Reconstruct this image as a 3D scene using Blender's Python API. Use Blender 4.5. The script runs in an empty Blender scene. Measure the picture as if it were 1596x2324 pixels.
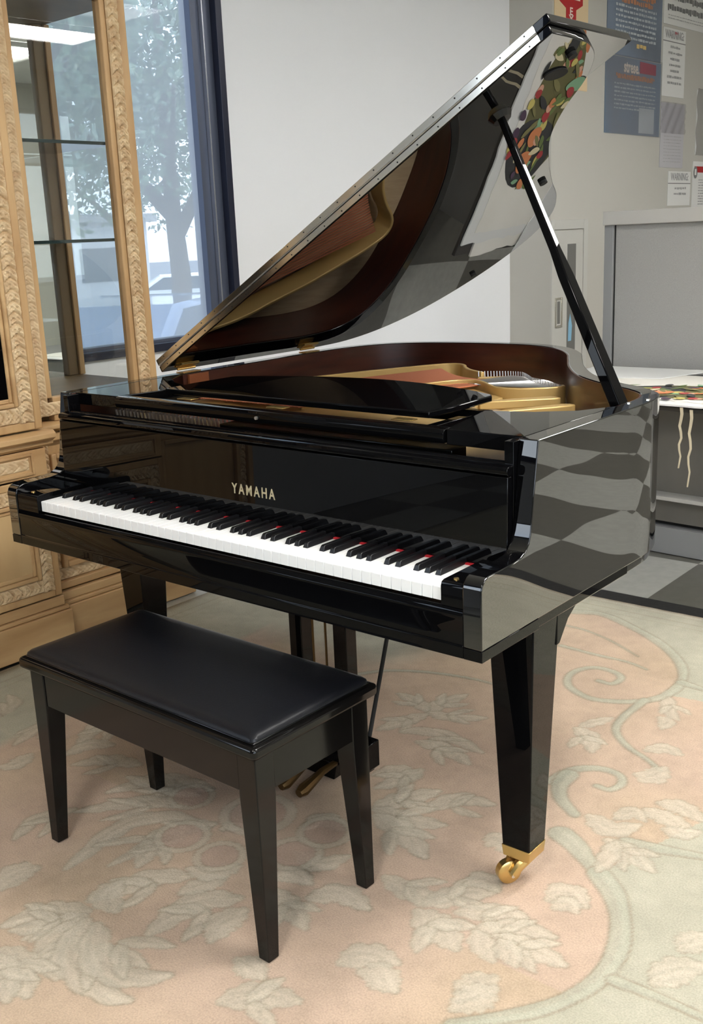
import bpy, bmesh, math, random
import numpy as np
from mathutils import Vector, Matrix
random.seed(7)
rng = np.random.default_rng(5)
scene = bpy.context.scene
COL = scene.collection
PI = math.pi

# ------------------------------------------------------------------ camera
cam_d = bpy.data.cameras.new('camera')
cam_d.sensor_fit = 'HORIZONTAL'
cam_d.sensor_width = 36.0
cam_d.lens = 36.0 * 2369.6 / 1596.0
cam_d.clip_start = 0.05
cam_d.clip_end = 200
cam = bpy.data.objects.new('camera', cam_d)
COL.objects.link(cam)
cam.location = (2.4025, -1.4652, 1.3637)
cam.rotation_euler = (1.3120, 0.0414, 0.6878)
scene.camera = cam

# ------------------------------------------------------------------ view, world, lights
vs = scene.view_settings
vs.view_transform = 'Standard'
vs.look = 'None'
vs.gamma = 1.0
vs.use_curve_mapping = False
vs.exposure = 0.18
world = bpy.data.worlds.new('sky')
scene.world = world
world.use_nodes = True
wn = world.node_tree.nodes
wl = world.node_tree.links
wn.clear()
w_out = wn.new('ShaderNodeOutputWorld')
w_bg = wn.new('ShaderNodeBackground')
w_tc = wn.new('ShaderNodeTexCoord')
w_sep = wn.new('ShaderNodeSeparateXYZ')
w_ramp = wn.new('ShaderNodeValToRGB')
w_ramp.color_ramp.elements[0].position = 0.0
w_ramp.color_ramp.elements[0].color = (0.72, 0.78, 0.86, 1)
w_ramp.color_ramp.elements[1].position = 0.6
w_ramp.color_ramp.elements[1].color = (0.66, 0.79, 1.0, 1)
wl.new(w_tc.outputs['Generated'], w_sep.inputs[0])
wl.new(w_sep.outputs['Z'], w_ramp.inputs[0])
wl.new(w_ramp.outputs[0], w_bg.inputs[0])
w_bg.inputs[1].default_value = 7.0
wl.new(w_bg.outputs[0], w_out.inputs[0])
SUN_E = 3.0
LAMP_E = 37.0
sun_d = bpy.data.lights.new('sun', 'SUN')
sun_d.energy = SUN_E
sun_d.angle = math.radians(1.0)
sun_d.color = (1.0, 0.95, 0.86)
sun = bpy.data.objects.new('sun', sun_d)
COL.objects.link(sun)
sun.rotation_euler = (math.radians(38), 0, math.radians(60))
sun.location = (-20, -10, 20)

# ------------------------------------------------------------------ materials
def srgb(r, g, b):
    f = lambda c: (c/255/12.92) if c/255 <= 0.04045 else ((c/255+0.055)/1.055)**2.4
    return (f(r), f(g), f(b), 1)

def mat(name, col=(0.5, 0.5, 0.5, 1), rough=0.5, metal=0.0, spec=0.5, coat=0.0, bump=None, noise=None, emit=None):
    m = bpy.data.materials.new(name)
    m.use_nodes = True
    n = m.node_tree.nodes
    l = m.node_tree.links
    b = n['Principled BSDF']
    b.inputs['Base Color'].default_value = col
    b.inputs['Roughness'].default_value = rough
    b.inputs['Metallic'].default_value = metal
    b.inputs['Specular IOR Level'].default_value = spec
    b.inputs['Coat Weight'].default_value = coat
    tc = n.new('ShaderNodeTexCoord')
    if noise:                      # (scale, second colour, amount, (sx,sy,sz))
        mp = n.new('ShaderNodeMapping')
        mp.inputs['Scale'].default_value = noise[3] if len(noise) > 3 else (1, 1, 1)
        t = n.new('ShaderNodeTexNoise')
        t.inputs['Scale'].default_value = noise[0]
        t.inputs['Detail'].default_value = 6
        mx = n.new('ShaderNodeMix')
        mx.data_type = 'RGBA'
        mx.inputs['A'].default_value = col
        mx.inputs['B'].default_value = noise[1]
        mr = n.new('ShaderNodeMapRange')
        mr.inputs['From Min'].default_value = 0.35
        mr.inputs['From Max'].default_value = 0.68
        mr.inputs['To Max'].default_value = noise[2]
        l.new(tc.outputs['Object'], mp.inputs[0])
        l.new(mp.outputs[0], t.inputs['Vector'])
        l.new(t.outputs['Fac'], mr.inputs['Value'])
        l.new(mr.outputs[0], mx.inputs['Factor'])
        l.new(mx.outputs['Result'], b.inputs['Base Color'])
    if bump:                       # (scale, strength, distance)
        t2 = n.new('ShaderNodeTexNoise')
        t2.inputs['Scale'].default_value = bump[0]
        t2.inputs['Detail'].default_value = 3
        bp = n.new('ShaderNodeBump')
        bp.inputs['Strength'].default_value = bump[1]
        bp.inputs['Distance'].default_value = bump[2]
        l.new(tc.outputs['Object'], t2.inputs['Vector'])
        l.new(t2.outputs['Fac'], bp.inputs['Height'])
        l.new(bp.outputs[0], b.inputs['Normal'])
    if emit:
        b.inputs['Emission Color'].default_value = emit[0]
        b.inputs['Emission Strength'].default_value = emit[1]
    return m

def lacquer(name, col, power, lo, hi, wave=None, rough=0.0, tint=(1, 1, 1, 1)):
    """high gloss polyester: diffuse base under a clear coat whose mirror grows toward grazing"""
    m = bpy.data.materials.new(name)
    m.use_nodes = True
    n = m.node_tree.nodes
    l = m.node_tree.links
    n.clear()
    out = n.new('ShaderNodeOutputMaterial')
    df = n.new('ShaderNodeBsdfDiffuse')
    df.inputs[0].default_value = col
    gl = n.new('ShaderNodeBsdfGlossy')
    gl.inputs['Color'].default_value = tint
    gl.inputs['Roughness'].default_value = rough
    lw = n.new('ShaderNodeLayerWeight')
    lw.inputs['Blend'].default_value = 0.5
    pw = n.new('ShaderNodeMath')
    pw.operation = 'POWER'
    pw.inputs[1].default_value = power
    mr = n.new('ShaderNodeMapRange')
    mr.inputs['To Min'].default_value = lo
    mr.inputs['To Max'].default_value = hi
    mx = n.new('ShaderNodeMixShader')
    l.new(lw.outputs['Facing'], pw.inputs[0])
    l.new(pw.outputs[0], mr.inputs['Value'])
    l.new(mr.outputs[0], mx.inputs[0])
    l.new(df.outputs[0], mx.inputs[1])
    l.new(gl.outputs[0], mx.inputs[2])
    l.new(mx.outputs[0], out.inputs[0])
    if wave:
        tc = n.new('ShaderNodeTexCoord')
        t = n.new('ShaderNodeTexNoise')
        t.inputs['Scale'].default_value = wave[0]
        t.inputs['Detail'].default_value = 0.5
        bp = n.new('ShaderNodeBump')
        bp.inputs['Strength'].default_value = wave[1]
        bp.inputs['Distance'].default_value = wave[2]
        l.new(tc.outputs['Object'], t.inputs['Vector'])
        l.new(t.outputs['Fac'], bp.inputs['Height'])
        for s in (gl, lw):
            l.new(bp.outputs[0], s.inputs['Normal'])
    return m

def pane(name, tint=(1, 1, 1, 1), refl=0.5, veil=0.0, veilcol=(0.8, 0.85, 0.9, 1)):
    """thin glass: mostly see-through, mirrors toward grazing, optional woven sun-screen veil"""
    m = bpy.data.materials.new(name)
    m.use_nodes = True
    n = m.node_tree.nodes
    l = m.node_tree.links
    n.clear()
    out = n.new('ShaderNodeOutputMaterial')
    tr = n.new('ShaderNodeBsdfTransparent')
    tr.inputs[0].default_value = tint
    gl = n.new('ShaderNodeBsdfGlossy')
    gl.inputs['Roughness'].default_value = 0.0
    fr = n.new('ShaderNodeFresnel')
    fr.inputs[0].default_value = 1.5
    mu = n.new('ShaderNodeMath')
    mu.operation = 'MULTIPLY'
    mu.inputs[1].default_value = refl
    mx = n.new('ShaderNodeMixShader')
    l.new(fr.outputs[0], mu.inputs[0])
    l.new(mu.outputs[0], mx.inputs[0])
    l.new(tr.outputs[0], mx.inputs[1])
    l.new(gl.outputs[0], mx.inputs[2])
    last = mx
    if veil:
        ad = n.new('ShaderNodeAddShader')
        d1 = n.new('ShaderNodeBsdfDiffuse')
        d1.inputs[0].default_value = veilcol
        d2 = n.new('ShaderNodeBsdfTranslucent')
        d2.inputs[0].default_value = veilcol
        m2 = n.new('ShaderNodeMixShader')
        m2.inputs[0].default_value = 0.5
        m3 = n.new('ShaderNodeMixShader')
        m3.inputs[0].default_value = veil
        l.new(d1.outputs[0], m2.inputs[1])
        l.new(d2.outputs[0], m2.inputs[2])
        l.new(mx.outputs[0], m3.inputs[1])
        l.new(m2.outputs[0], m3.inputs[2])
        last = m3
    l.new(last.outputs[0], out.inputs[0])
    return m

M = {}
M['black'] = lacquer('black_polyester', (0.0022, 0.0022, 0.0026, 1), 4.5, 0.012, 0.95)
M['black_board'] = lacquer('black_polyester_fallboard', (0.0022, 0.0022, 0.0026, 1), 4.6, 0.022, 0.95)
M['black_side'] = lacquer('black_polyester_rim', (0.0022, 0.0022, 0.0026, 1), 1.65, 0.03, 0.72, wave=(2.6, 0.35, 0.02))
M['lid_under'] = lacquer('black_polyester_lid', (0.0022, 0.0022, 0.0026, 1), 2.5, 0.012, 0.80, wave=(2.0, 0.12, 0.01))
M['satin'] = lacquer('black_satin', (0.004, 0.004, 0.004, 1), 2.2, 0.03, 0.35, rough=0.12)
M['leather'] = mat('black_leatherette', (0.006, 0.0065, 0.009, 1), 0.36, spec=0.35, bump=(420, 0.25, 0.001))
M['white_key'] = mat('white_key_plastic', (0.93, 0.93, 0.925, 1), 0.2, spec=0.5)
M['black_key'] = mat('black_key_ebony', (0.006, 0.006, 0.007, 1), 0.32)
M['felt_red'] = mat('red_felt', (0.5, 0.01, 0.02, 1), 0.9)
M['felt_pink'] = mat('pink_felt', (0.75, 0.25, 0.2, 1), 0.9)
M['gold_paint'] = mat('gold_plate_paint', srgb(196, 164, 104), 0.38, metal=0.35)
M['brass'] = mat('brass', srgb(212, 180, 116), 0.24, metal=0.9)
M['pale_brass'] = mat('pale_brass_inlay', srgb(196, 184, 150), 0.4, metal=0.3)
M['shaded_brass'] = mat('brass_painted_shade', srgb(96, 74, 44), 0.35, metal=0.8)  # brass with the shade under the piano put into its colour
M['nickel'] = mat('polished_hinge_metal', (0.74, 0.72, 0.66, 1), 0.13, metal=1.0, bump=(7, 0.05, 0.004))
M['steel'] = mat('steel_string', (0.5, 0.5, 0.5, 1), 0.3, metal=0.9)
M['copper'] = mat('copper_string', (0.6, 0.22, 0.12, 1), 0.38, metal=0.6)
M['mahogany'] = mat('mahogany_veneer', (0.050, 0.010, 0.004, 1), 0.35, noise=(6, (0.020, 0.004, 0.002, 1), 0.8, (1, 1, 8)), coat=0.3)
M['mahogany_pale'] = mat('mahogany_block', (0.2, 0.06, 0.02, 1), 0.4)
M['spruce'] = mat('spruce_soundboard', (0.5, 0.38, 0.24, 1), 0.5, noise=(10, (0.38, 0.27, 0.16, 1), 0.7, (9, 1, 1)))
M['bench_wood'] = lacquer('bench_black_satin', (0.0045, 0.004, 0.0038, 1), 2.4, 0.022, 0.26, rough=0.1)
M['oak'] = mat('limed_oak', srgb(190, 156, 110), 0.5, noise=(5, srgb(158, 120, 78), 0.8, (3, 3, 0.5)), bump=(60, 0.1, 0.002))
M['oak_h'] = mat('limed_oak_crosswise', srgb(194, 160, 114), 0.5, noise=(5, srgb(160, 122, 80), 0.8, (3, 0.5, 3)), bump=(60, 0.1, 0.002))
M['oak_pale'] = mat('limed_oak_panel', srgb(196, 166, 120), 0.55, noise=(3, srgb(170, 136, 92), 0.8, (2, 2, 0.7)))
M['carving'] = mat('limed_carving', srgb(212, 188, 150), 0.5, noise=(24, srgb(172, 136, 96), 0.7))
M['cabinet_in'] = mat('cabinet_inside_wood', srgb(120, 98, 66), 0.5, noise=(4, srgb(96, 76, 50), 0.7, (2, 2, 0.5)))
M['mirror'] = mat('mirror_glass', (0.8, 0.83, 0.8, 1), 0.01, metal=1.0)
M['dark_glass'] = lacquer('dark_cabinet_glass', (0.002, 0.002, 0.002, 1), 3.0, 0.02, 0.5)
M['shelf_glass'] = mat('shelf_glass_edge', (0.015, 0.03, 0.03, 1), 0.1)
M['glass'] = pane('clear_glass', (0.94, 0.96, 0.95, 1), 1.1)
M['window_glass'] = pane('tinted_window_glass', (0.36, 0.39, 0.42, 1), 0.8, veil=0.0)
M['screen'] = pane('solar_screen_mesh', (0.9, 0.92, 0.95, 1), 0.0, veil=0.55, veilcol=(0.66, 0.70, 0.71, 1))
M['dark_frame'] = mat('dark_bronze_frame', (0.02, 0.024, 0.045, 1), 0.3, metal=0.3)
M['mid_frame'] = mat('anodised_window_frame', (0.09, 0.105, 0.15, 1), 0.35, metal=0.4)
M['bright_frame'] = mat('bright_window_bead', (0.45, 0.47, 0.52, 1), 0.25, metal=0.8)
M['wall_white'] = mat('painted_wall_white', (0.83, 0.845, 0.87, 1), 0.7, bump=(160, 0.12, 0.002))
M['wall_grey'] = mat('painted_wall_warm_grey', (0.56, 0.545, 0.50, 1), 0.7, bump=(160, 0.12, 0.002))
M['wall_dark'] = mat('far_wall_paint', (0.10, 0.09, 0.08, 1), 0.8)
M['wall_mid'] = mat('rear_wall_reflection_grey', (0.34, 0.34, 0.34, 1), 0.8)  # unseen wall part, greyed to keep its reflection in the fallboard dark
M['ceiling'] = mat('ceiling_tiles', (0.7, 0.7, 0.68, 1), 0.9, bump=(80, 0.3, 0.003))
M['lamp'] = mat('lamp_diffuser', (0.9, 0.9, 0.9, 1), 0.5, emit=((1.0, 0.975, 0.935, 1), LAMP_E))
M['lamp_frame'] = mat('lamp_frame_white', (0.8, 0.8, 0.8, 1), 0.4)
M['paper'] = mat('white_paper', (0.80, 0.80, 0.78, 1), 0.6)
M['paper_warm'] = mat('cream_board', (0.88, 0.85, 0.78, 1), 0.6, noise=(7, (0.8, 0.77, 0.69, 1), 0.5))
M['ink'] = mat('grey_ink', (0.22, 0.22, 0.22, 1), 0.7)
M['ink_soft'] = mat('soft_grey_ink', (0.38, 0.38, 0.38, 1), 0.7)
M['plastic'] = pane('clear_plastic_sleeve', (0.96, 0.96, 0.97, 1), 1.0, veil=0.12, veilcol=(0.8, 0.8, 0.85, 1))
M['panel_fabric'] = mat('grey_panel_fabric', (0.36, 0.35, 0.33, 1), 0.9, noise=(300, (0.30, 0.295, 0.28, 1), 0.8), bump=(500, 0.3, 0.001))
M['panel_trim'] = mat('grey_panel_trim', (0.47, 0.455, 0.42, 1), 0.5)
M['panel_edge'] = mat('grey_panel_edge', (0.25, 0.25, 0.25, 1), 0.5)
M['dark_gap'] = mat('dark_gap', (0.01, 0.01, 0.01, 1), 0.8)
M['counter'] = mat('grey_counter_laminate', (0.19, 0.18, 0.16, 1), 0.35, noise=(5, (0.14, 0.13, 0.11, 1), 0.7))
M['counter_dark'] = mat('counter_dark_board', (0.06, 0.056, 0.05, 1), 0.4)  # the counter top's own dark colour
M['tape'] = mat('frayed_packing_tape', (0.55, 0.48, 0.34, 1), 0.35)

def tiles():
    m = bpy.data.materials.new('checker_floor_tiles')
    m.use_nodes = True
    n = m.node_tree.nodes
    l = m.node_tree.links
    b = n['Principled BSDF']
    tc = n.new('ShaderNodeTexCoord')
    mp = n.new('ShaderNodeMapping')
    mp.inputs['Location'].default_value = (-0.859/0.61, -2.58/0.61, 0.5)
    mp.inputs['Scale'].default_value = (1/0.61, 1/0.61, 0)
    ck = n.new('ShaderNodeTexChecker')
    ck.inputs['Scale'].default_value = 1.0
    ck.inputs['Color1'].default_value = (0.13, 0.125, 0.105, 1)
    ck.inputs['Color2'].default_value = (0.43, 0.43, 0.39, 1)
    t = n.new('ShaderNodeTexNoise')
    t.inputs['Scale'].default_value = 22
    t.inputs['Detail'].default_value = 8
    mx = n.new('ShaderNodeMix')
    mx.data_type = 'RGBA'
    mx.blend_type = 'MULTIPLY'
    mx.inputs['Factor'].default_value = 0.35
    l.new(tc.outputs['Object'], mp.inputs[0])
    l.new(mp.outputs[0], ck.inputs['Vector'])
    l.new(tc.outputs['Object'], t.inputs['Vector'])
    l.new(ck.outputs['Color'], mx.inputs['A'])
    l.new(t.outputs['Fac'], mx.inputs['B'])
    l.new(mx.outputs['Result'], b.inputs['Base Color'])
    b.inputs['Roughness'].default_value = 0.3
    return m
M['tiles'] = tiles()
M['border_tile'] = mat('black_border_tile', (0.012, 0.012, 0.012, 1), 0.3, noise=(60, (0.05, 0.05, 0.05, 1), 0.5))

# ------------------------------------------------------------------ mesh helpers
class MB:
    def __init__(s, T=None):
        s.v = []
        s.f = []
        s.T = T
    def add(s, vs, fs):
        o = len(s.v)
        if s.T is not None:
            vs = [tuple(s.T @ Vector(p)) for p in vs]
        s.v += [tuple(p) for p in vs]
        s.f += [tuple(i+o for i in f) for f in fs]
        return s
    def box(s, x0, x1, y0, y1, z0, z1):
        return s.add([(x0,y0,z0),(x1,y0,z0),(x1,y1,z0),(x0,y1,z0),(x0,y0,z1),(x1,y0,z1),(x1,y1,z1),(x0,y1,z1)],
                     [(0,3,2,1),(4,5,6,7),(0,1,5,4),(1,2,6,5),(2,3,7,6),(3,0,4,7)])
    def frustum(s, c0, h0, z0, c1, h1, z1):
        (x,y),(a,b) = c0, h0
        (X,Y),(A,B) = c1, h1
        return s.add([(x-a,y-b,z0),(x+a,y-b,z0),(x+a,y+b,z0),(x-a,y+b,z0),(X-A,Y-B,z1),(X+A,Y-B,z1),(X+A,Y+B,z1),(X-A,Y+B,z1)],
                     [(0,3,2,1),(4,5,6,7),(0,1,5,4),(1,2,6,5),(2,3,7,6),(3,0,4,7)])
    def prism(s, pts, a, b, axis='z'):
        """polygon pts extruded from a to b along axis"""
        n = len(pts)
        def P(p, t):
            return {'z': (p[0],p[1],t), 'x': (t,p[0],p[1]), 'y': (p[0],t,p[1])}[axis]
        return s.add([P(p,a) for p in pts]+[P(p,b) for p in pts],
                     [tuple(range(n))[::-1], tuple(range(n,2*n))]+[(i,(i+1)%n,(i+1)%n+n,i+n) for i in range(n)])
    def strip(s, A, B):
        """quads between two equal polylines"""
        n = len(A)
        return s.add(list(A)+list(B), [(i,i+1,n+i+1,n+i) for i in range(n-1)])
    def wall(s, pts, th, z0, z1, closed=False, caps=True):
        """curved wall following pts, thickness th to the left side"""
        off = offset(pts, th, closed)
        n = len(pts)
        vs = [(p[0],p[1],z0) for p in pts]+[(p[0],p[1],z1) for p in pts]+[(p[0],p[1],z0) for p in off]+[(p[0],p[1],z1) for p in off]
        fs = []
        m = n if closed else n-1
        for i in range(m):
            j = (i+1) % n
            fs += [(i,j,n+j,n+i),(2*n+j,2*n+i,3*n+i,3*n+j),(n+i,n+j,3*n+j,3*n+i),(i,2*n+i,2*n+j,j)]
        if not closed and caps:
            fs += [(0,n,3*n,2*n),(n-1,3*n-1,4*n-1,2*n-1)]
        return s.add(vs, fs)
    def plane(s, axis, t, a0, a1, b0, b1):
        P = {'x': lambda a, b: (t, a, b), 'y': lambda a, b: (a, t, b), 'z': lambda a, b: (a, b, t)}[axis]
        return s.add([P(a0, b0), P(a1, b0), P(a1, b1), P(a0, b1)], [(0, 1, 2, 3)])
    def tube(s, pts, r, n=8, cap=True):
        pts = [Vector(p) for p in pts]
        rs = r if isinstance(r, (list,tuple)) else [r]*len(pts)
        vs = []
        fs = []
        for i, p in enumerate(pts):
            d = (pts[min(i+1,len(pts)-1)]-pts[max(i-1,0)]).normalized()
            u = d.orthogonal().normalized() if i == 0 else (u-d*u.dot(d)).normalized()
            w = d.cross(u)
            for k in range(n):
                a = 2*PI*k/n
                vs.append(tuple(p+(u*math.cos(a)+w*math.sin(a))*rs[i]))
        for i in range(len(pts)-1):
            for k in range(n):
                fs.append((i*n+k, i*n+(k+1)%n, (i+1)*n+(k+1)%n, (i+1)*n+k))
        if cap:
            fs.append(tuple(range(n))[::-1])
            fs.append(tuple(range((len(pts)-1)*n, len(pts)*n)))
        return s.add(vs, fs)
    def ball(s, c, r, sc=(1,1,1), n=10):
        vs = [(c[0],c[1],c[2]-r*sc[2])]
        for i in range(1, n):
            t = PI*i/n
            for k in range(2*n):
                a = PI*k/n
                vs.append((c[0]+r*sc[0]*math.sin(t)*math.cos(a), c[1]+r*sc[1]*math.sin(t)*math.sin(a), c[2]-r*sc[2]*math.cos(t)))
        vs.append((c[0],c[1],c[2]+r*sc[2]))
        N = 2*n
        fs = [(0,1+(k+1)%N,1+k) for k in range(N)]
        for i in range(n-2):
            for k in range(N):
                fs.append((1+i*N+k,1+i*N+(k+1)%N,1+(i+1)*N+(k+1)%N,1+(i+1)*N+k))
        fs += [(len(vs)-1,1+(n-2)*N+k,1+(n-2)*N+(k+1)%N) for k in range(N)]
        return s.add(vs, fs)
    def build(s, name, m, parent=None, bevel=0, smooth=False, seg=2, local=None, weld=False):
        me = bpy.data.meshes.new(name)
        vs = s.v
        if local is not None:
            vs = [(p[0]-local[0],p[1]-local[1],p[2]-local[2]) for p in vs]
        me.from_pydata(vs, [], s.f)
        me.validate()
        bm = bmesh.new()
        bm.from_mesh(me)
        if weld: bmesh.ops.remove_doubles(bm, verts=bm.verts, dist=2e-5)
        bmesh.ops.recalc_face_normals(bm, faces=bm.faces)
        bm.to_mesh(me)
        bm.free()
        me.materials.append(m)
        o = bpy.data.objects.new(name, me)
        COL.objects.link(o)
        if local is not None:
            o.location = local
        if parent is not None:
            o.parent = parent
            base = Vector((0,0,0))
            q = parent
            while q is not None:
                base = base + q.location
                q = q.parent
            o.location = (Vector(local) if local is not None else Vector((0,0,0))) - base
        if bevel:
            md = o.modifiers.new('bevel', 'BEVEL')
            md.width = bevel
            md.segments = seg
            md.limit_method = 'ANGLE'
            md.angle_limit = math.radians(35)
            md.harden_normals = False
        if smooth or bevel:
            for p in me.polygons:
                p.use_smooth = True
            sharp(me)
        return o

def sharp(me, ang=32):
    bm = bmesh.new()
    bm.from_mesh(me)
    a = math.radians(ang)
    for e in bm.edges:
        if len(e.link_faces) == 2 and e.calc_face_angle(0) > a:
            e.smooth = False
    bm.to_mesh(me)
    bm.free()

def offset(pts, d, closed=False):
    n = len(pts)
    out = []
    for i in range(n):
        p = Vector(pts[i]).to_2d() if len(pts[i]) == 3 else Vector(pts[i])
        a = Vector(pts[(i-1) % n])if (closed or i > 0) else None
        b = Vector(pts[(i+1) % n]) if (closed or i < n-1) else None
        d1 = (p-a).normalized() if a is not None else None
        d2 = (b-p).normalized() if b is not None else None
        if d1 is None: d1 = d2
        if d2 is None: d2 = d1
        n1 = Vector((-d1.y, d1.x))
        n2 = Vector((-d2.y, d2.x))
        nn = (n1+n2)
        if nn.length < 1e-6:
            nn = n1
        nn.normalize()
        k = max(0.5, nn.dot(n1))
        out.append(tuple(p+nn*(d/k)))
    return out

def smooth_path(pts, n=8, closed=False):
    """catmull-rom through pts"""
    P = [Vector(p) for p in pts]
    N = len(P)
    out = []
    m = N if closed else N-1
    for i in range(m):
        p0 = P[(i-1) % N] if (closed or i > 0) else P[0]*2-P[1]
        p1 = P[i]
        p2 = P[(i+1) % N]
        p3 = P[(i+2) % N] if (closed or i+2 < N) else P[N-1]*2-P[N-2]
        for k in range(n):
            t = k/n
            out.append(tuple(0.5*((2*p1)+(p2-p0)*t+(2*p0-5*p1+4*p2-p3)*t*t+(3*p1-p0-3*p2+p3)*t**3)))
    if not closed:
        out.append(tuple(P[-1]))
    return out

def empty(name, loc, label=None, cat=None, group=None):
    o = bpy.data.objects.new(name, None)
    o.empty_display_size = 0.1
    COL.objects.link(o)
    o.location = loc
    if label: tag(o, label, cat, group)
    return o

def tag(o, label, cat, group=None):
    o['label'] = label
    o['category'] = cat
    if group: o['group'] = group
    return o

def struct(o):
    o['kind'] = 'structure'
    return o

def text_mesh(body, size, m, parent, name, matrix, depth=0.001, sx=1.0, spacing=1.0, bold=0.0, align='CENTER'):
    cu = bpy.data.curves.new(name, 'FONT')
    cu.body = body
    cu.size = size
    cu.extrude = depth
    cu.offset = bold
    cu.space_character = spacing
    cu.align_x = align
    cu.align_y = 'CENTER'
    cu.resolution_u = 3
    tmp = bpy.data.objects.new(name+'_tmp', cu)
    COL.objects.link(tmp)
    dg = bpy.context.evaluated_depsgraph_get()
    me = bpy.data.meshes.new_from_object(tmp.evaluated_get(dg))
    bpy.data.objects.remove(tmp)
    bpy.data.curves.remove(cu)
    T = matrix @ Matrix.Diagonal((sx,1,1,1))
    me.transform(T)
    me.materials.clear()
    me.materials.append(m)
    o = bpy.data.objects.new(name, me)
    COL.objects.link(o)
    if parent is not None:
        o.parent = parent
        base = Vector((0,0,0)); q = parent
        while q is not None:
            base = base+q.location; q = q.parent
        o.location = -base
    return o
LAMP_X = (2.3, 5.0)
LAMP_Y = (-2.6, 0.9, 4.4)
# ------------------------------------------------------------------ room shell
H = 3.3
struct(MB().box(-1.4, 7.1, -9.1, 9.6, -0.12, -0.003).build('floor', M['tiles']))
struct(MB().box(-1.4, 7.1, -9.1, 9.6, H, H+0.1).build('ceiling', M['ceiling']))
# window wall (runs along y at x = -1.3), openings: near window and a bank behind the camera
w = MB()
w.box(-1.45, -1.3, 2.155, 4.70, 0, H)
w.box(-1.45, -1.3, 0.75, 2.155, 0, 0.895)
w.box(-1.45, -1.3, 0.75, 2.155, 3.0, H)
w.box(-1.45, -1.3, -1.30, 0.75, 0, H)
struct(w.build('wall_left', M['wall_white']))
w = MB()
w.box(-1.46, -1.302, -6.9, -3.3, 0, 1.15)
w.box(-1.46, -1.302, -6.9, -3.3, 3.05, H)
w.box(-1.46, -1.302, -9.1, -6.9, 0, H)
w.box(-1.46, -1.302, -3.3, -1.301, 0, H)
struct(w.build('wall_left_rear', M['wall_mid']))
# notice wall: steps forward at y = 4.68 and turns by 2.5 degrees
A = math.radians(-2.5)
TW = Matrix.Translation((-1.0, 4.68, 0)) @ Matrix.Rotation(A, 4, 'Z')
w = MB()
w.prism([(-1.45, 4.68), (-1.0, 4.68), (-0.79, 9.5), (-1.45, 9.5)], 0, H)
struct(w.build('wall_notice', M['wall_grey']))
struct(MB().box(-1.45, 7.1, 9.45, 9.6, 0, H).build('wall_far', M['wall_grey']))
struct(MB().box(7.0, 7.1, -9.1, -8.2, 0, H).box(7.0, 7.1, -1.2, 9.5, 0, H).box(7.0, 7.1, -8.2, -1.2, 0, 0.9).box(7.0, 7.1, -8.2, -1.2, 3.05, H).build('wall_right', M['wall_grey']))
struct(MB().box(-1.45, 7.1, -9.1, -9.0, 0, H).build('wall_back', M['wall_dark']))

# near window
def window(name, y0, y1, z0, z1, mull, full=True):
    o = empty(name, (-1.3, (y0+y1)/2, z0))
    struct(o)
    f = MB()
    for (a, b, xf) in ((0, 0.038, 0.022), ):
        f.box(-1.42, -1.3+xf, y1-b, y1-a, z0, z1)
        f.box(-1.42, -1.3+xf, y0+a, y0+b, z0, z1)
        f.box(-1.42, -1.3+xf, y0+b, y1-b, z0, z0+0.035)
        f.box(-1.42, -1.3+xf, y0+b, y1-b, z1-0.035, z1)
    f.build('outer_frame', M['dark_frame'], o, bevel=0.002)
    g = MB()
    for sgn, yy in ((1, y1-0.038), (-1, y0+0.038)):
        a, b = sorted((yy, yy-sgn*0.044))
        g.box(-1.40, -1.315, a, b, z0+0.03, z1-0.03)
        a, b = sorted((yy-sgn*0.055, yy-sgn*0.104))
        g.box(-1.41, -1.335, a, b, z0+0.03, z1-0.03)
    g.box(-1.40, -1.32, y0+0.08, y1-0.08, z0+0.03, z0+0.05)
    g.box(-1.40, -1.32, y0+0.08, y1-0.08, z1-0.08, z1-0.03)
    for ym in mull:
        g.box(-1.40, -1.30, ym-0.035, ym+0.035, z0+0.03, z1-0.03)
    g.build('sash_frame', M['mid_frame'], o, bevel=0.002)
    b = MB()
    b.box(-1.39, -1.312, y1-0.093, y1-0.086, z0+0.05, z1-0.08)
    b.box(-1.39, -1.312, y0+0.086, y0+0.093, z0+0.05, z1-0.08)
    b.build('bright_bead', M['bright_frame'], o)
    p = MB().plane('x', -1.393, y0+0.1, y1-0.1, z0+0.04, z1-0.07)
    p.build('pane', M['window_glass'] if full else M['glass'], o)
    if full:
        MB().plane('x', -1.3715, y0+0.1, y1-0.1, z0+0.05, z1-0.07).build('sun_screen', M['screen'], o)
    return o
window('window_1', 0.75, 2.155, 0.895, 3.0, [])
window('window_2', -6.9, -3.3, 1.15, 3.05, [-6.0, -5.1, -4.2], full=False)

def added_window():  # unseen window bank, added to brighten the left wall with daylight
    o = struct(empty('window_added', (7.0, -4.7, 0.9)))
    f = MB()
    f.box(6.98, 7.08, -8.2, -1.2, 0.9, 0.95)
    f.box(6.98, 7.08, -8.2, -1.2, 3.0, 3.05)
    for y in (-8.175, -6.45, -4.7, -2.95, -1.225):
        f.box(6.98, 7.08, y-0.025, y+0.025, 0.95, 3.0)
    f.build('frame', M['dark_frame'], o)
    MB().plane('x', 7.04, -8.15, -1.25, 0.95, 3.0).build('pane', M['glass'], o)
added_window()
struct(MB().box(-1.3, -1.287, 2.2, 4.68, 0, 0.1).build('baseboard_left', M['panel_edge'], bevel=0.002))

# rug border: black tile strip on the checker floor
struct(MB().box(-1.3, 7.0, 1.97, 2.075, -0.003, 0.0005).build('trim_1', M['border_tile']))

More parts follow.
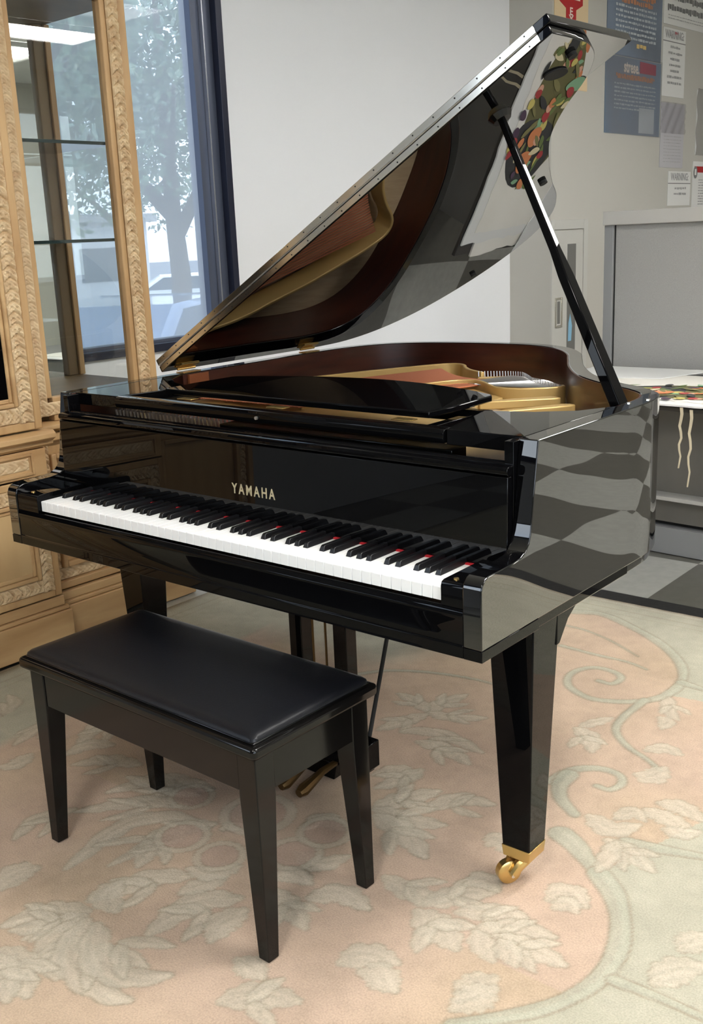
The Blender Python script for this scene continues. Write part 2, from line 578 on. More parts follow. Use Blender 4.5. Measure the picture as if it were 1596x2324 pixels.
# ------------------------------------------------------------------ ceiling lights
def ceiling_light(x, y, label):
    o = empty('ceiling_light', (x, y, H-0.06), label, 'ceiling light', 'recessed lights across the ceiling')
    f = MB()
    f.box(x-0.32, x-0.29, y-0.62, y+0.62, H-0.05, H-0.005)
    f.box(x+0.29, x+0.32, y-0.62, y+0.62, H-0.05, H-0.005)
    f.box(x-0.29, x+0.29, y-0.62, y-0.59, H-0.05, H-0.005)
    f.box(x-0.29, x+0.29, y+0.59, y+0.62, H-0.05, H-0.005)
    f.build('frame', M['lamp_frame'], o)
    MB().box(x-0.29, x+0.29, y-0.59, y+0.59, H-0.04, H-0.02).build('diffuser', M['lamp'], o)
    return o
for xx in LAMP_X:
    for yy in LAMP_Y:
        ceiling_light(xx, yy, 'rectangular ceiling light panel recessed overhead, above the upper edge of the photo')

# ------------------------------------------------------------------ outside the window
M['asphalt'] = mat('asphalt', (0.16, 0.165, 0.17, 1), 0.9, noise=(2, (0.22, 0.22, 0.22, 1), 0.6))
M['grass'] = mat('grass', (0.30, 0.40, 0.16, 1), 0.9, noise=(8, (0.2, 0.3, 0.1, 1), 0.7))
M['leaf'] = mat('tree_leaf', (0.10, 0.17, 0.08, 1), 0.35, spec=0.8, noise=(30, (0.25, 0.32, 0.18, 1), 0.7))
M['bark'] = mat('bark', (0.12, 0.1, 0.08, 1), 0.9)
M['stucco'] = mat('white_stucco', (0.85, 0.83, 0.8, 1), 0.8)
M['car_blue'] = mat('blue_grey_car_paint', (0.10, 0.16, 0.26, 1), 0.2, coat=0.6)
M['car_white'] = mat('white_car_paint', (0.85, 0.87, 0.9, 1), 0.25, coat=0.6)
M['car_glass'] = mat('car_glass', (0.06, 0.09, 0.12, 1), 0.05)
M['tyre'] = mat('tyre_rubber', (0.02, 0.02, 0.02, 1), 0.8)
GZ = -0.6
struct(MB().box(-90, -1.6, -60, 80, GZ-0.2, GZ).build('ground', M['asphalt']))
struct(MB().box(7.3, 60, -60, 60, GZ-0.2, GZ).build('ground', M['asphalt']))
tag(MB().prism([(-20.5, 13.2), (-15.6, 16.9), (-14.6, 15.9), (-19.5, 12.2)], GZ, GZ+0.08).build('grass_strip', M['grass']),
    'sunlit green planting strip seen low through the window', 'lawn')['kind'] = 'stuff'

def tree(cx, cy, h, r, n, label):
    o = empty('tree', (cx, cy, GZ), label, 'tree', 'trees outside the window')
    t = MB()
    t.tube([(cx, cy, GZ), (cx+0.1, cy, GZ+1.4), (cx-0.1, cy+0.1, GZ+2.6), (cx, cy, h*0.7)], [0.22, 0.17, 0.14, 0.05])
    for k in range(6):
        a = k*PI/3+0.4
        t.tube([(cx, cy, GZ+1.9+k*0.15), (cx+0.8*math.cos(a), cy+0.8*math.sin(a), GZ+3.2), (cx+r*0.7*math.cos(a), cy+r*0.7*math.sin(a), GZ+4.2)], [0.09, 0.06, 0.03], 6)
    t.build('trunk', M['bark'], o, smooth=True)
    c0 = []
    for k in range(26):
        v = rng.normal(size=3)
        v /= np.linalg.norm(v)
        q = v*np.array([r, r, (h-GZ)*0.36])*rng.uniform(0.35, 0.95)
        c0.append((np.array([cx, cy, GZ+1.9+(h-GZ)*0.40])+q, rng.uniform(0.8, 1.5)))
    vs = []
    fs = []
    for k in range(n):
        c, rr = c0[rng.integers(len(c0))]
        v = rng.normal(size=3)
        v /= np.linalg.norm(v)
        p = c+v*rr*rng.uniform(0.6, 1.05)
        a = rng.normal(size=3); a /= np.linalg.norm(a)
        b = np.cross(a, rng.normal(size=3)); b /= np.linalg.norm(b)
        s = rng.uniform(0.06, 0.13)
        i = len(vs)
        vs += [tuple(p-a*s), tuple(p+b*s*0.5), tuple(p+a*s), tuple(p-b*s*0.5)]
        fs.append((i, i+1, i+2, i+3))
    f = MB()
    f.add(vs, fs)
    fo = f.build('foliage', M['leaf'], o)
    fo['kind'] = 'stuff'
    return o
tree(-11.8, 11.0, 7.5, 3.3, 7500, 'leafy green tree filling the upper window beyond the glass')
tree(-24.5, 20.0, 8.5, 3.0, 9000, 'second leafy tree with a thin trunk farther behind the nearer one')
tree(-24.0, 30.0, 9.0, 3.6, 9000, 'third leafy tree at the back right beside the white van')
tree(-7.8, 4.6, 7.5, 2.4, 7000, 'leafy tree close outside behind the cabinet glass')

def car(cx, cy, ang, body, label, s=1.0, van=False):
    T = Matrix.Translation((cx, cy, GZ)) @ Matrix.Rotation(ang, 4, 'Z') @ Matrix.Scale(s, 4)
    o = empty('parked_van' if van else 'parked_car', (cx, cy, GZ), label, 'van' if van else 'car')
    if van:
        prof = [(-2.4, 0.35), (-2.4, 2.1), (1.2, 2.15), (1.9, 1.25), (2.45, 1.1), (2.5, 0.35)]
        glass = [(1.15, 2.0), (1.78, 1.28), (0.5, 1.28), (0.5, 2.0)]
    else:
        prof = [(-2.2, 0.3), (-2.25, 0.85), (-1.7, 0.98), (-1.1, 1.38), (0.5, 1.40), (1.2, 0.98), (2.1, 0.82), (2.25, 0.35)]
        glass = [(-1.55, 0.98), (-1.0, 1.33), (0.45, 1.34), (1.05, 0.98)]
    MB(T).prism(prof, -0.86, 0.86, 'y').build('body', body, o, bevel=0.09, seg=3)
    MB(T).prism(glass, -0.875, 0.875, 'y').build('side_glass', M['car_glass'], o)
    if not van:
        MB(T).prism([(0.56, 1.385), (1.17, 1.01), (1.2, 1.03), (0.6, 1.405)], -0.7, 0.7, 'y').build('windscreen', M['car_glass'], o)
    for (x, y) in ((-1.4, -0.82), (-1.4, 0.82), (1.45, -0.82), (1.45, 0.82)):
        MB(T).tube([(x, y-0.1, 0.33), (x, y+0.1, 0.33)], 0.33, 18).build('wheel', M['tyre'], o, smooth=True)
    return o
car(-6.9, 6.1, math.radians(120), M['car_blue'], 'blue grey car parked just outside under the window')
car(-18.6, 17.6, math.radians(50), M['car_white'], 'small white car parked beyond the grass strip', s=0.85)
car(-17.6, 21.3, math.radians(48), M['car_white'], 'white van parked at the right edge of the window', s=0.9, van=True)
b = empty('white_building', (-32, 24, GZ), 'low white building seen through the left part of the window', 'building')
MB().box(-36, -30, 18, 25.6, GZ, 2.2).build('wall', M['stucco'], b)
MB().box(-36.2, -29.7, 17.8, 25.9, 2.2, 2.5).build('roof', M['panel_trim'], b)
MB().box(-30.02, -29.95, 22.4, 24.6, 0.1, 1.3).build('window', M['car_glass'], b)

# ------------------------------------------------------------------ notice wall: things hung on it (local: out, along, up)
def paperbox(name, n0, n1, pts, m, parent=None, local=None):
    """flat sheet in the notice wall plane, pts = (along, up)"""
    mb = MB(TW)
    k = len(pts)
    mb.add([(n0, p[0], p[1]) for p in pts]+[(n1, p[0], p[1]) for p in pts],
           [tuple(range(k))[::-1], tuple(range(k, 2*k))]+[(i, (i+1) % k, (i+1) % k+k, i+k) for i in range(k)])
    return mb.build(name, m, parent)
def rect(a, b, z0, z1): return [(a, z0), (b, z0), (b, z1), (a, z1)]
def sheet_thing(name, s, z, label, cat, group=None):
    p = TW @ Vector((0.004, s, z))
    return empty(name, p, label, cat, group)
def wall_text(body, size, m, parent, name, s, z, n=0.006, sx=1.0, rot=0, spacing=1.0, bold=0.0, align='CENTER'):
    R = Matrix(((0, 0, 1, 0), (1, 0, 0, 0), (0, 1, 0, 0), (0, 0, 0, 1)))
    T = TW @ Matrix.Translation((n, s, z)) @ Matrix.Rotation(rot, 4, 'X') @ R
    return text_mesh(body, size, m, parent, name, T, 0.0004, sx, spacing, bold, align)
def scribble(parent, lines, m, h, n=0.0062, name='text_lines'):
    """blurred unreadable writing: rows of short irregular dashes"""
    mb = MB(TW)
    for (s0, s1, z) in lines:
        s = s0
        while s < s1:
            wd = min(random.uniform(0.012, 0.05), s1-s)
            zz = z+random.uniform(-0.2, 0.2)*h*0.5
            hh = h*random.uniform(0.6, 1.0)
            mb.add([(n, s, zz-hh/2), (n, s+wd, zz-hh/2), (n, s+wd, zz+hh/2), (n, s, zz+hh/2),
                    (n+0.0004, s, zz-hh/2), (n+0.0004, s+wd, zz-hh/2), (n+0.0004, s+wd, zz+hh/2), (n+0.0004, s, zz+hh/2)],
                   [(4, 5, 6, 7), (0, 1, 5, 4), (1, 2, 6, 5), (2, 3, 7, 6), (3, 0, 4, 7)])
            s += wd+random.uniform(0.004, 0.012)
    o = mb.build(name, m, parent)
    return o

M['sign_red'] = mat('sign_red', (0.48, 0.02, 0.025, 1), 0.45)
M['sign_cream'] = mat('sign_cream', (0.80, 0.62, 0.38, 1), 0.5)
M['letter_cream'] = mat('letter_cream', (0.85, 0.75, 0.66, 1), 0.5)
t = sheet_thing('fire_extinguisher_sign', 0.22, 2.45, 'cream sign with red arrow reading FIRE EXTINGUISHER above the lid corner', 'sign')
paperbox('backing', 0.001, 0.004, rect(0.02, 0.425, 2.20, 3.08), M['sign_cream'], t)
arrow = [(0.215, 2.22), (0.30, 2.245), (0.275, 2.245), (0.275, 2.665), (0.355, 2.70), (0.355, 2.97), (0.215, 3.04), (0.075, 2.97), (0.075, 2.70), (0.155, 2.665), (0.155, 2.245), (0.13, 2.245)]
paperbox('arrow', 0.004, 0.0055, arrow, M['sign_red'], t)
wall_text('FIRE', 0.135, M['letter_cream'], t, 'lettering', 0.215, 2.765, bold=0.003, sx=0.85)
for i, ch in enumerate('EXTINGUISHER'):
    zz = 2.650-i*0.0435 if i < 6 else 2.650-6*0.0435-(i-6)*0.026
    wall_text(ch, 0.062 if i < 6 else 0.036, M['letter_cream'], t, 'lettering', 0.215, zz, bold=0.0015, sx=1.25 if i < 6 else 2.1)

M['poster_blue'] = mat('poster_blue', (0.22, 0.26, 0.32, 1), 0.35, noise=(2.5, (0.18, 0.28, 0.40, 1), 0.9))
M['poster_blue_top'] = mat('poster_blue_top', (0.20, 0.25, 0.33, 1), 0.35, noise=(2.5, (0.14, 0.16, 0.20, 1), 0.9))
M['poster_text'] = mat('poster_pale_text', (0.48, 0.52, 0.55, 1), 0.5)
M['poster_orange'] = mat('poster_orange', (0.55, 0.26, 0.14, 1), 0.5)
M['poster_yellow'] = mat('poster_yellow', (0.7, 0.5, 0.2, 1), 0.5)
M['poster_red'] = mat('poster_crimson', (0.42, 0.05, 0.09, 1), 0.5)
t = sheet_thing('blue_poster', 1.06, 2.42, 'blue poster with orange heading and pale lines of text, upper of the two', 'poster')
paperbox('sheet', 0.001, 0.004, rect(0.67, 1.45, 2.455, 3.05), M['poster_blue_top'], t)
scribble(t, [(0.84, 1.34, 2.83+0.01), (0.86, 1.30, 2.80)], M['poster_orange'], 0.035, name='heading')
scribble(t, [(0.78, 1.36, 2.765-0.032*i) for i in range(7)], M['poster_text'], 0.017)
scribble(t, [(1.08, 1.22, 2.535)], M['poster_yellow'], 0.03, name='highlight')
t = sheet_thing('blue_poster', 1.06, 2.0, 'lower blue poster with crimson box, in a glossy clear sleeve', 'poster')
paperbox('sheet', 0.001, 0.004, rect(0.66, 1.46, 1.96, 2.45), M['poster_blue'], t)
wall_text('strese.', 0.105, M['letter_cream'], t, 'lettering', 1.02, 2.39, bold=0.003, sx=0.8)
paperbox('crimson_box', 0.004, 0.005, [(1.14, 2.365), (1.38, 2.365), (1.38, 2.435), (1.14, 2.44)], M['poster_red'], t)
scribble(t, [(0.8, 1.36, 2.335), (0.82, 1.33, 2.32)], M['poster_orange'], 0.02, name='heading')
scribble(t, [(0.78, 1.38, 2.28-0.026*i) for i in range(7)], M['poster_text'], 0.012)
paperbox('label', 0.004, 0.005, rect(1.14, 1.37, 1.975, 2.14), M['poster_text'], t)
MB(TW).plane('x', 0.012, 0.655, 1.465, 1.955, 2.46).build('sleeve', M['plastic'], t)

t = sheet_thing('white_notice', 1.9, 2.8, 'large white notice with bold grey words at the top right corner', 'notice')
paperbox('sheet', 0.001, 0.004, rect(1.475, 2.75, 2.722, 3.12), M['paper'], t)
scribble(t, [(1.62, 2.5, 2.905), (1.53, 2.6, 2.835)], M['ink'], 0.045, name='bold_lines')
scribble(t, [(1.54, 2.5, 2.785), (1.54, 2.3, 2.765)], M['ink_soft'], 0.006)
def warning(s0, s1, z0, z1, zl, label):
    t = sheet_thing('warning_notice', (s0+s1)/2, z0, label, 'notice')
    paperbox('sheet', 0.001, 0.004, rect(s0, s1, z0, z1), M['paper'], t)
    wall_text('WARNING:', 0.075, M['ink_soft'], t, 'lettering', (s0+s1)/2, zl+0.045, bold=0.001, sx=0.78)
    paperbox('rule', 0.004, 0.0046, rect(s0, s1, zl-0.003, zl+0.003), M['ink'], t)
    z = zl-0.035
    L = []
    while z > z0+0.06:
        k = random.uniform(0.05, 0.12)
        L.append((s0+k+0.02, s1-k+0.01, z))
        z -= 0.04
    scribble(t, L, M['ink_soft'], 0.017)
    return t
t = warning(1.478, 1.838, 2.243, 2.70, 2.612, 'white warning sheet with red pin mark under the large notice')
paperbox('pin_mark', 0.005, 0.006, [(1.65, 2.663), (1.70, 2.668), (1.73, 2.678), (1.66, 2.682)], M['sign_red'], t)
warning(1.63, 2.01, 1.482, 1.728, 1.642, 'small white warning sheet just above the grey partition top')
M['pinkish_paper'] = mat('pale_lilac_paper', (0.56, 0.55, 0.58, 1), 0.3)
t = sheet_thing('sleeved_notice', 1.67, 1.76, 'pale sheet in a shiny plastic sleeve between the two warning sheets', 'notice')
paperbox('sheet', 0.001, 0.004, rect(1.48, 1.862, 1.752, 2.20), M['pinkish_paper'], t)
scribble(t, [(1.53, 1.82, 1.97-0.022*i) for i in range(9)], M['ink_soft'], 0.003)
mb = MB(TW)
for i in range(6):
    for j in range(1):
        pass
N_ = 16
g = []
for i in range(N_):
    for j in range(N_):
        s = 1.475+0.39*i/(N_-1)
        z = 1.99+0.215*j/(N_-1)
        g.append((0.012+0.008*math.sin(i*1.9+j*0.7)*math.cos(j*1.3+i*0.5), s, z))
mb.add(g, [(i*N_+j, (i+1)*N_+j, (i+1)*N_+j+1, i*N_+j+1) for i in range(N_-1) for j in range(N_-1)])
mb.build('sleeve', M['plastic'], t, smooth=True)
t = sheet_thing('sleeved_notice', 2.3, 1.86, 'shiny sleeved sheet cut by the right edge of the picture', 'notice')
paperbox('sheet', 0.001, 0.004, rect(2.07, 2.5, 1.857, 2.32), M['paper'], t)
scribble(t, [(2.12, 2.45, 2.15-0.045*i) for i in range(6)], M['ink_soft'], 0.012)
mb = MB(TW)
g = []
for i in range(N_):
    for j in range(N_):
        g.append((0.012+0.006*math.sin(i*1.7+j*0.9), 2.06+0.45*i/(N_-1), 1.85+0.48*j/(N_-1)))
mb.add(g, [(i*N_+j, (i+1)*N_+j, (i+1)*N_+j+1, i*N_+j+1) for i in range(N_-1) for j in range(N_-1)])
mb.build('sleeve', M['plastic'], t, smooth=True)
t = sheet_thing('red_headed_notice', 2.3, 1.48, 'white notice with red header bar and dark oval badge', 'notice')
paperbox('sheet', 0.001, 0.004, rect(2.045, 2.5, 1.40, 1.806), M['paper'], t)
paperbox('header', 0.004, 0.005, rect(2.075, 2.5, 1.725, 1.77), M['sign_red'], t)
paperbox('badge', 0.005, 0.006, [(2.09+0.035*math.cos(a*PI/10), 1.725+0.045*math.sin(a*PI/10)) for a in range(20)], M['ink'], t)
paperbox('badge_mark', 0.006, 0.0065, rect(2.075, 2.105, 1.705, 1.75), M['paper'], t)
scribble(t, [(2.15, 2.45, 1.67-0.02*i) for i in range(10)], M['ink_soft'], 0.008)

# recessed extinguisher cabinet door in the notice wall
M['cab_metal'] = mat('painted_cabinet_metal', (0.57, 0.565, 0.53, 1), 0.4)
M['smoke_glass'] = mat('grey_slot_glass', (0.17, 0.17, 0.16, 1), 0.15)
t = sheet_thing('extinguisher_cabinet', 0.2, 0.3, 'flush grey metal wall cabinet with slot window and recessed pull', 'wall cabinet')
mb = MB(TW)
for a, b_, c, d in ((-0.0, 0.03, 0.3, 1.406), (0.40, 0.45, 0.3, 1.406), (0.03, 0.40, 1.345, 1.406), (0.03, 0.40, 0.3, 0.35)):
    mb.add([(x, y, z) for x in (0.0, 0.014) for (y, z) in ((a, c), (b_, c), (b_, d), (a, d))],
           [(4, 5, 6, 7), (0, 1, 5, 4), (1, 2, 6, 5), (2, 3, 7, 6), (3, 0, 4, 7)])
mb.build('frame', M['cab_metal'], t, bevel=0.003)
dr = paperbox('door', 0.0, 0.008, rect(0.034, 0.396, 0.354, 1.34), M['cab_metal'], t)
paperbox('slot_glass', 0.008, 0.010, rect(0.197, 0.303, 0.42, 1.252), M['smoke_glass'], dr)
mb = MB(TW)
for a, b_, c, d in ((0.045, 0.06, 0.72, 0.915), (0.12, 0.135, 0.72, 0.915), (0.06, 0.12, 0.90, 0.915), (0.06, 0.12, 0.72, 0.735)):
    mb.add([(x, y, z) for x in (0.006, 0.014) for (y, z) in ((a, c), (b_, c), (b_, d), (a, d))],
           [(4, 5, 6, 7), (0, 1, 5, 4), (1, 2, 6, 5), (2, 3, 7, 6), (3, 0, 4, 7)])
mb.build('pull', M['nickel'], dr, bevel=0.002)
paperbox('pull_recess', 0.0081, 0.009, rect(0.075, 0.11, 0.745, 0.89), M['smoke_glass'], dr)
M['blue_tag'] = mat('blue_tag', (0.25, 0.5, 0.7, 1), 0.4)
paperbox('blue_tag', 0.0105, 0.012, [(0.21, 0.62), (0.25, 0.62), (0.26, 0.72), (0.235, 0.80), (0.215, 0.74)], M['blue_tag'], dr)

# ------------------------------------------------------------------ grey partition behind the counter
TP = Matrix.Translation((0.04, 3.38, 0)) @ Matrix.Rotation(math.radians(-2.0), 4, 'Z')
t = empty('partition', (0.04, 3.38, 0), 'grey fabric partition with flat cap rail standing behind the counter', 'partition')
MB(TP).box(0.035, 2.2, 0.0, 0.05, 0.08, 1.36).build('fabric_panel', M['panel_fabric'], t, bevel=0.003)
MB(TP).box(-0.02, 2.25, -0.03, 0.08, 1.361, 1.425).build('cap_rail', M['panel_trim'], t, bevel=0.003)
MB(TP).box(-0.02, 0.028, -0.012, 0.06, 0.0, 1.36).build('end_post', M['panel_edge'], t, bevel=0.003)
MB(TP).box(0.0285, 0.0345, 0.002, 0.045, 0.08, 1.36).build('shadow_gap', M['dark_gap'], t)

# ------------------------------------------------------------------ counter with loose boards
TT = Matrix.Translation((0.76, 2.40, 0)) @ Matrix.Rotation(math.radians(-4.0), 4, 'Z')
t = empty('counter', (0.76, 2.40, 0), 'low grey counter with overhanging top, open shelf and plinth beside the piano', 'counter')
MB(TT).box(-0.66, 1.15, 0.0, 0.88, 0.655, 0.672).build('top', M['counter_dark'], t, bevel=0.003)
MB(TT).box(-0.62, 1.12, 0.26, 0.86, 0.26, 0.655).build('body', M['counter'], t, bevel=0.003)
MB(TT).box(-0.64, 1.13, 0.18, 0.30, 0.245, 0.262).build('shelf', M['panel_trim'], t, bevel=0.002)
MB(TT).box(-0.62, 1.12, 0.25, 0.86, 0.135, 0.245).build('lower_front', M['counter'], t, bevel=0.002)
MB(TT).box(-0.61, 1.11, 0.28, 0.86, 0.115, 0.134).build('shadow_gap', M['dark_gap'], t)
MB(TT).box(-0.62, 1.12, 0.23, 0.86, 0.0, 0.115).build('plinth', M['panel_edge'], t, bevel=0.002)

def board(name, pts, z0, z1, m, label, group=None, jag=0.006):
    """board or sheet with slightly torn edges"""
    P = []
    n = len(pts)
    for i in range(n):
        a = Vector(pts[i]); b_ = Vector(pts[(i+1) % n])
        k = max(2, int((b_-a).length/0.04))
        for j in range(k):
            q = a.lerp(b_, j/k)
            if j: q += Vector((random.uniform(-jag, jag), random.uniform(-jag, jag)))
            P.append((q.x, q.y))
    o = MB().prism(P, z0, z1).build(name, m)
    tag(o, label, 'board', group)
    return o
# coordinates along world axes; the counter top lies at z = 0.672
board('mat_board', [(0.10, 2.56), (1.30, 2.36), (1.42, 3.04), (0.20, 3.24)], 0.6725, 0.680, M['paper_warm'], 'cream board lowest in the pile on the counter, hanging over its front')
board('mat_board', [(0.16, 2.44), (1.18, 2.33), (1.28, 3.05), (0.24, 3.20)], 0.6805, 0.687, M['paper'], 'white board in the middle of the pile on the counter')
top = board('print_sheet', [(0.22, 2.50), (1.16, 2.40), (1.24, 3.06), (0.28, 3.16)], 0.6875, 0.690, M['paper_warm'], 'cream sheet printed with fruit and leaves, topmost on the counter')
board('mat_board', [(0.06, 2.86), (0.50, 2.98), (0.62, 3.30), (0.04, 3.28)], 0.6905, 0.694, M['paper'], 'plain white board at the back left of the pile')
# fruit and leaf print lies on the sheet
def blotch(name, cx, cy, a, b_, rot, m, z, n=22, pointed=False):
    pts = []
    for i in range(n):
        th = 2*PI*i/n
        rr = 1+0.06*math.sin(3*th+cx*20)
        x = a*math.cos(th)*rr
        y = b_*math.sin(th)*rr*(abs(math.sin(th))**0.5 if pointed else 1)
        pts.append((cx+x*math.cos(rot)-y*math.sin(rot), cy+x*math.sin(rot)+y*math.cos(rot)))
    mb = MB()
    mb.prism(pts, z, z+0.0003)
    return mb.build(name, m, top)
inks = {k: mat('print_'+k, c, 0.5) for k, c in dict(olive=(0.16, 0.15, 0.06, 1), dark=(0.05, 0.05, 0.05, 1), green=(0.28, 0.50, 0.30, 1), orange=(0.72, 0.27, 0.11, 1), peach=(0.80, 0.44, 0.30, 1),
        red=(0.45, 0.06, 0.06, 1), yellow=(0.70, 0.60, 0.18, 1), leafg=(0.18, 0.24, 0.08, 1), olive2=(0.26, 0.24, 0.10, 1), plum=(0.10, 0.06, 0.10, 1), cream=(0.82, 0.72, 0.45, 1)).items()}
zt = 0.6902
blotch('printed_ground', 0.76, 2.65, 0.30, 0.17, -0.10, inks['olive'], zt)
blotch('printed_ground', 0.60, 2.62, 0.15, 0.17, 0.3, inks['dark'], zt+0.0003)
blotch('printed_ground', 0.95, 2.66, 0.14, 0.10, -0.5, inks['olive'], zt+0.0003)
R_ = random.Random(3)
kinds = ['orange', 'leafg', 'red', 'olive2', 'green', 'leafg', 'plum', 'cream', 'peach', 'leafg', 'yellow', 'dark', 'olive2']
k_ = 0
for i in range(95):
    th = R_.uniform(0, 2*PI); rr = R_.random()**0.6
    cx = 0.75+0.36*rr*math.cos(th); cy = 2.645+0.20*rr*math.sin(th)
    kd = kinds[i % len(kinds)]
    leafy = kd in ('leafg', 'green', 'cream', 'olive2', 'dark')
    blotch('printed_leaf' if leafy else 'printed_fruit', cx, cy, R_.uniform(0.022, 0.05) if leafy else R_.uniform(0.014, 0.032), R_.uniform(0.008, 0.016) if leafy else R_.uniform(0.013, 0.027), R_.uniform(0, PI), inks[kd], zt+0.0006+0.00005*i, pointed=leafy)
blotch('printed_leaf', 0.90, 2.75, 0.07, 0.028, 1.3, inks['green'], zt+0.0045)
blotch('printed_fruit', 0.56, 2.60, 0.05, 0.045, 0, inks['orange'], zt+0.0045)
blotch('printed_fruit', 0.67, 2.60, 0.045, 0.04, 0.5, inks['orange'], zt+0.0046)
blotch('printed_bowl', 1.04, 2.60, 0.055, 0.035, 0.3, inks['dark'], zt+0.0046)
# frayed tape hanging from the counter edge
def hanging(name, x, y, z0, z1, label):
    pts = []
    k = 10
    for i in range(k+1):
        z = z0+(z1-z0)*i/k
        pts.append((x+0.004*math.sin(i*1.7), y-0.006-0.003*math.sin(i*2.3), z))
    A_ = [(p[0]-0.006*(1-0.6*i/k), p[1], p[2]) for i, p in enumerate(pts)]
    B_ = [(p[0]+0.006*(1-0.6*i/k), p[1]+0.002, p[2]) for i, p in enumerate(pts)]
    mb = MB()
    mb.strip(A_, B_)
    mb.strip([(p[0], p[1]+0.001, p[2]) for p in B_], [(p[0], p[1]+0.001, p[2]) for p in A_])
    return tag(mb.build(name, M['tape'], smooth=True), label, 'tape', 'tape strips hanging from the counter edge')
hanging('tape_strip', 0.845, 2.375, 0.678, 0.44, 'frayed beige tape strip hanging down, nearer the piano')
hanging('tape_strip', 0.885, 2.372, 0.672, 0.37, 'longer frayed tape strip hanging beside the first one')
hanging('tape_strip', 0.742, 2.378, 0.684, 0.62, 'short crumpled clear tape at the piano corner')
# ------------------------------------------------------------------ rug pattern outlines (metres on the floor)
BANDS= [([(0.705, 1.779), (0.801, 1.814), (0.926, 1.766), (1.089, 1.668), (1.207, 1.548), (1.265, 1.425), (1.268, 1.304), (1.232, 1.23), (1.166, 1.179), (1.093, 1.157), (1.008, 1.193), (0.967, 1.263), (0.973, 1.332), (1.013, 1.372), (1.076, 1.367), (1.108, 1.334), (1.101, 1.285), (1.057, 1.284)], 0.04), ([(0.411, 0.908), (0.465, 0.976), (0.556, 1.031), (0.659, 1.065), (0.741, 1.08), (0.819, 1.083)], 0.022), ([(1.271, 1.41), (1.341, 1.4)], 0.04), ([(1.231, 1.233), (1.228, 1.092), (1.249, 1.007), (1.312, 0.942), (1.385, 0.904), (1.436, 0.87)], 0.03), ([(0.724, 1.646), (0.83, 1.64), (0.949, 1.598), (1.076, 1.525)], 0.012), ([(0.827, 1.471), (0.952, 1.464), (1.067, 1.465), (1.143, 1.443)], 0.02), ([(1.238, 0.662), (1.254, 0.742), (1.305, 0.789), (1.36, 0.789), (1.386, 0.753), (1.375, 0.709), (1.34, 0.707)], 0.036), ([(1.258, 0.717), (1.266, 0.655), (1.299, 0.601), (1.358, 0.557)], 0.05), ([(1.373, 0.464), (1.419, 0.441), (1.462, 0.409), (1.512, 0.374)], 0.06), ([(1.512, 0.374), (1.573, 0.323), (1.622, 0.252), (1.653, 0.175), (1.664, 0.097), (1.654, 0.028), (1.625, -0.043), (1.576, -0.113), (1.508, -0.187)], 0.05), ([(1.511, 0.518), (1.581, 0.537), (1.669, 0.563)], 0.045), ([(1.687, 0.085), (1.774, 0.092), (1.854, 0.091)], 0.03)]
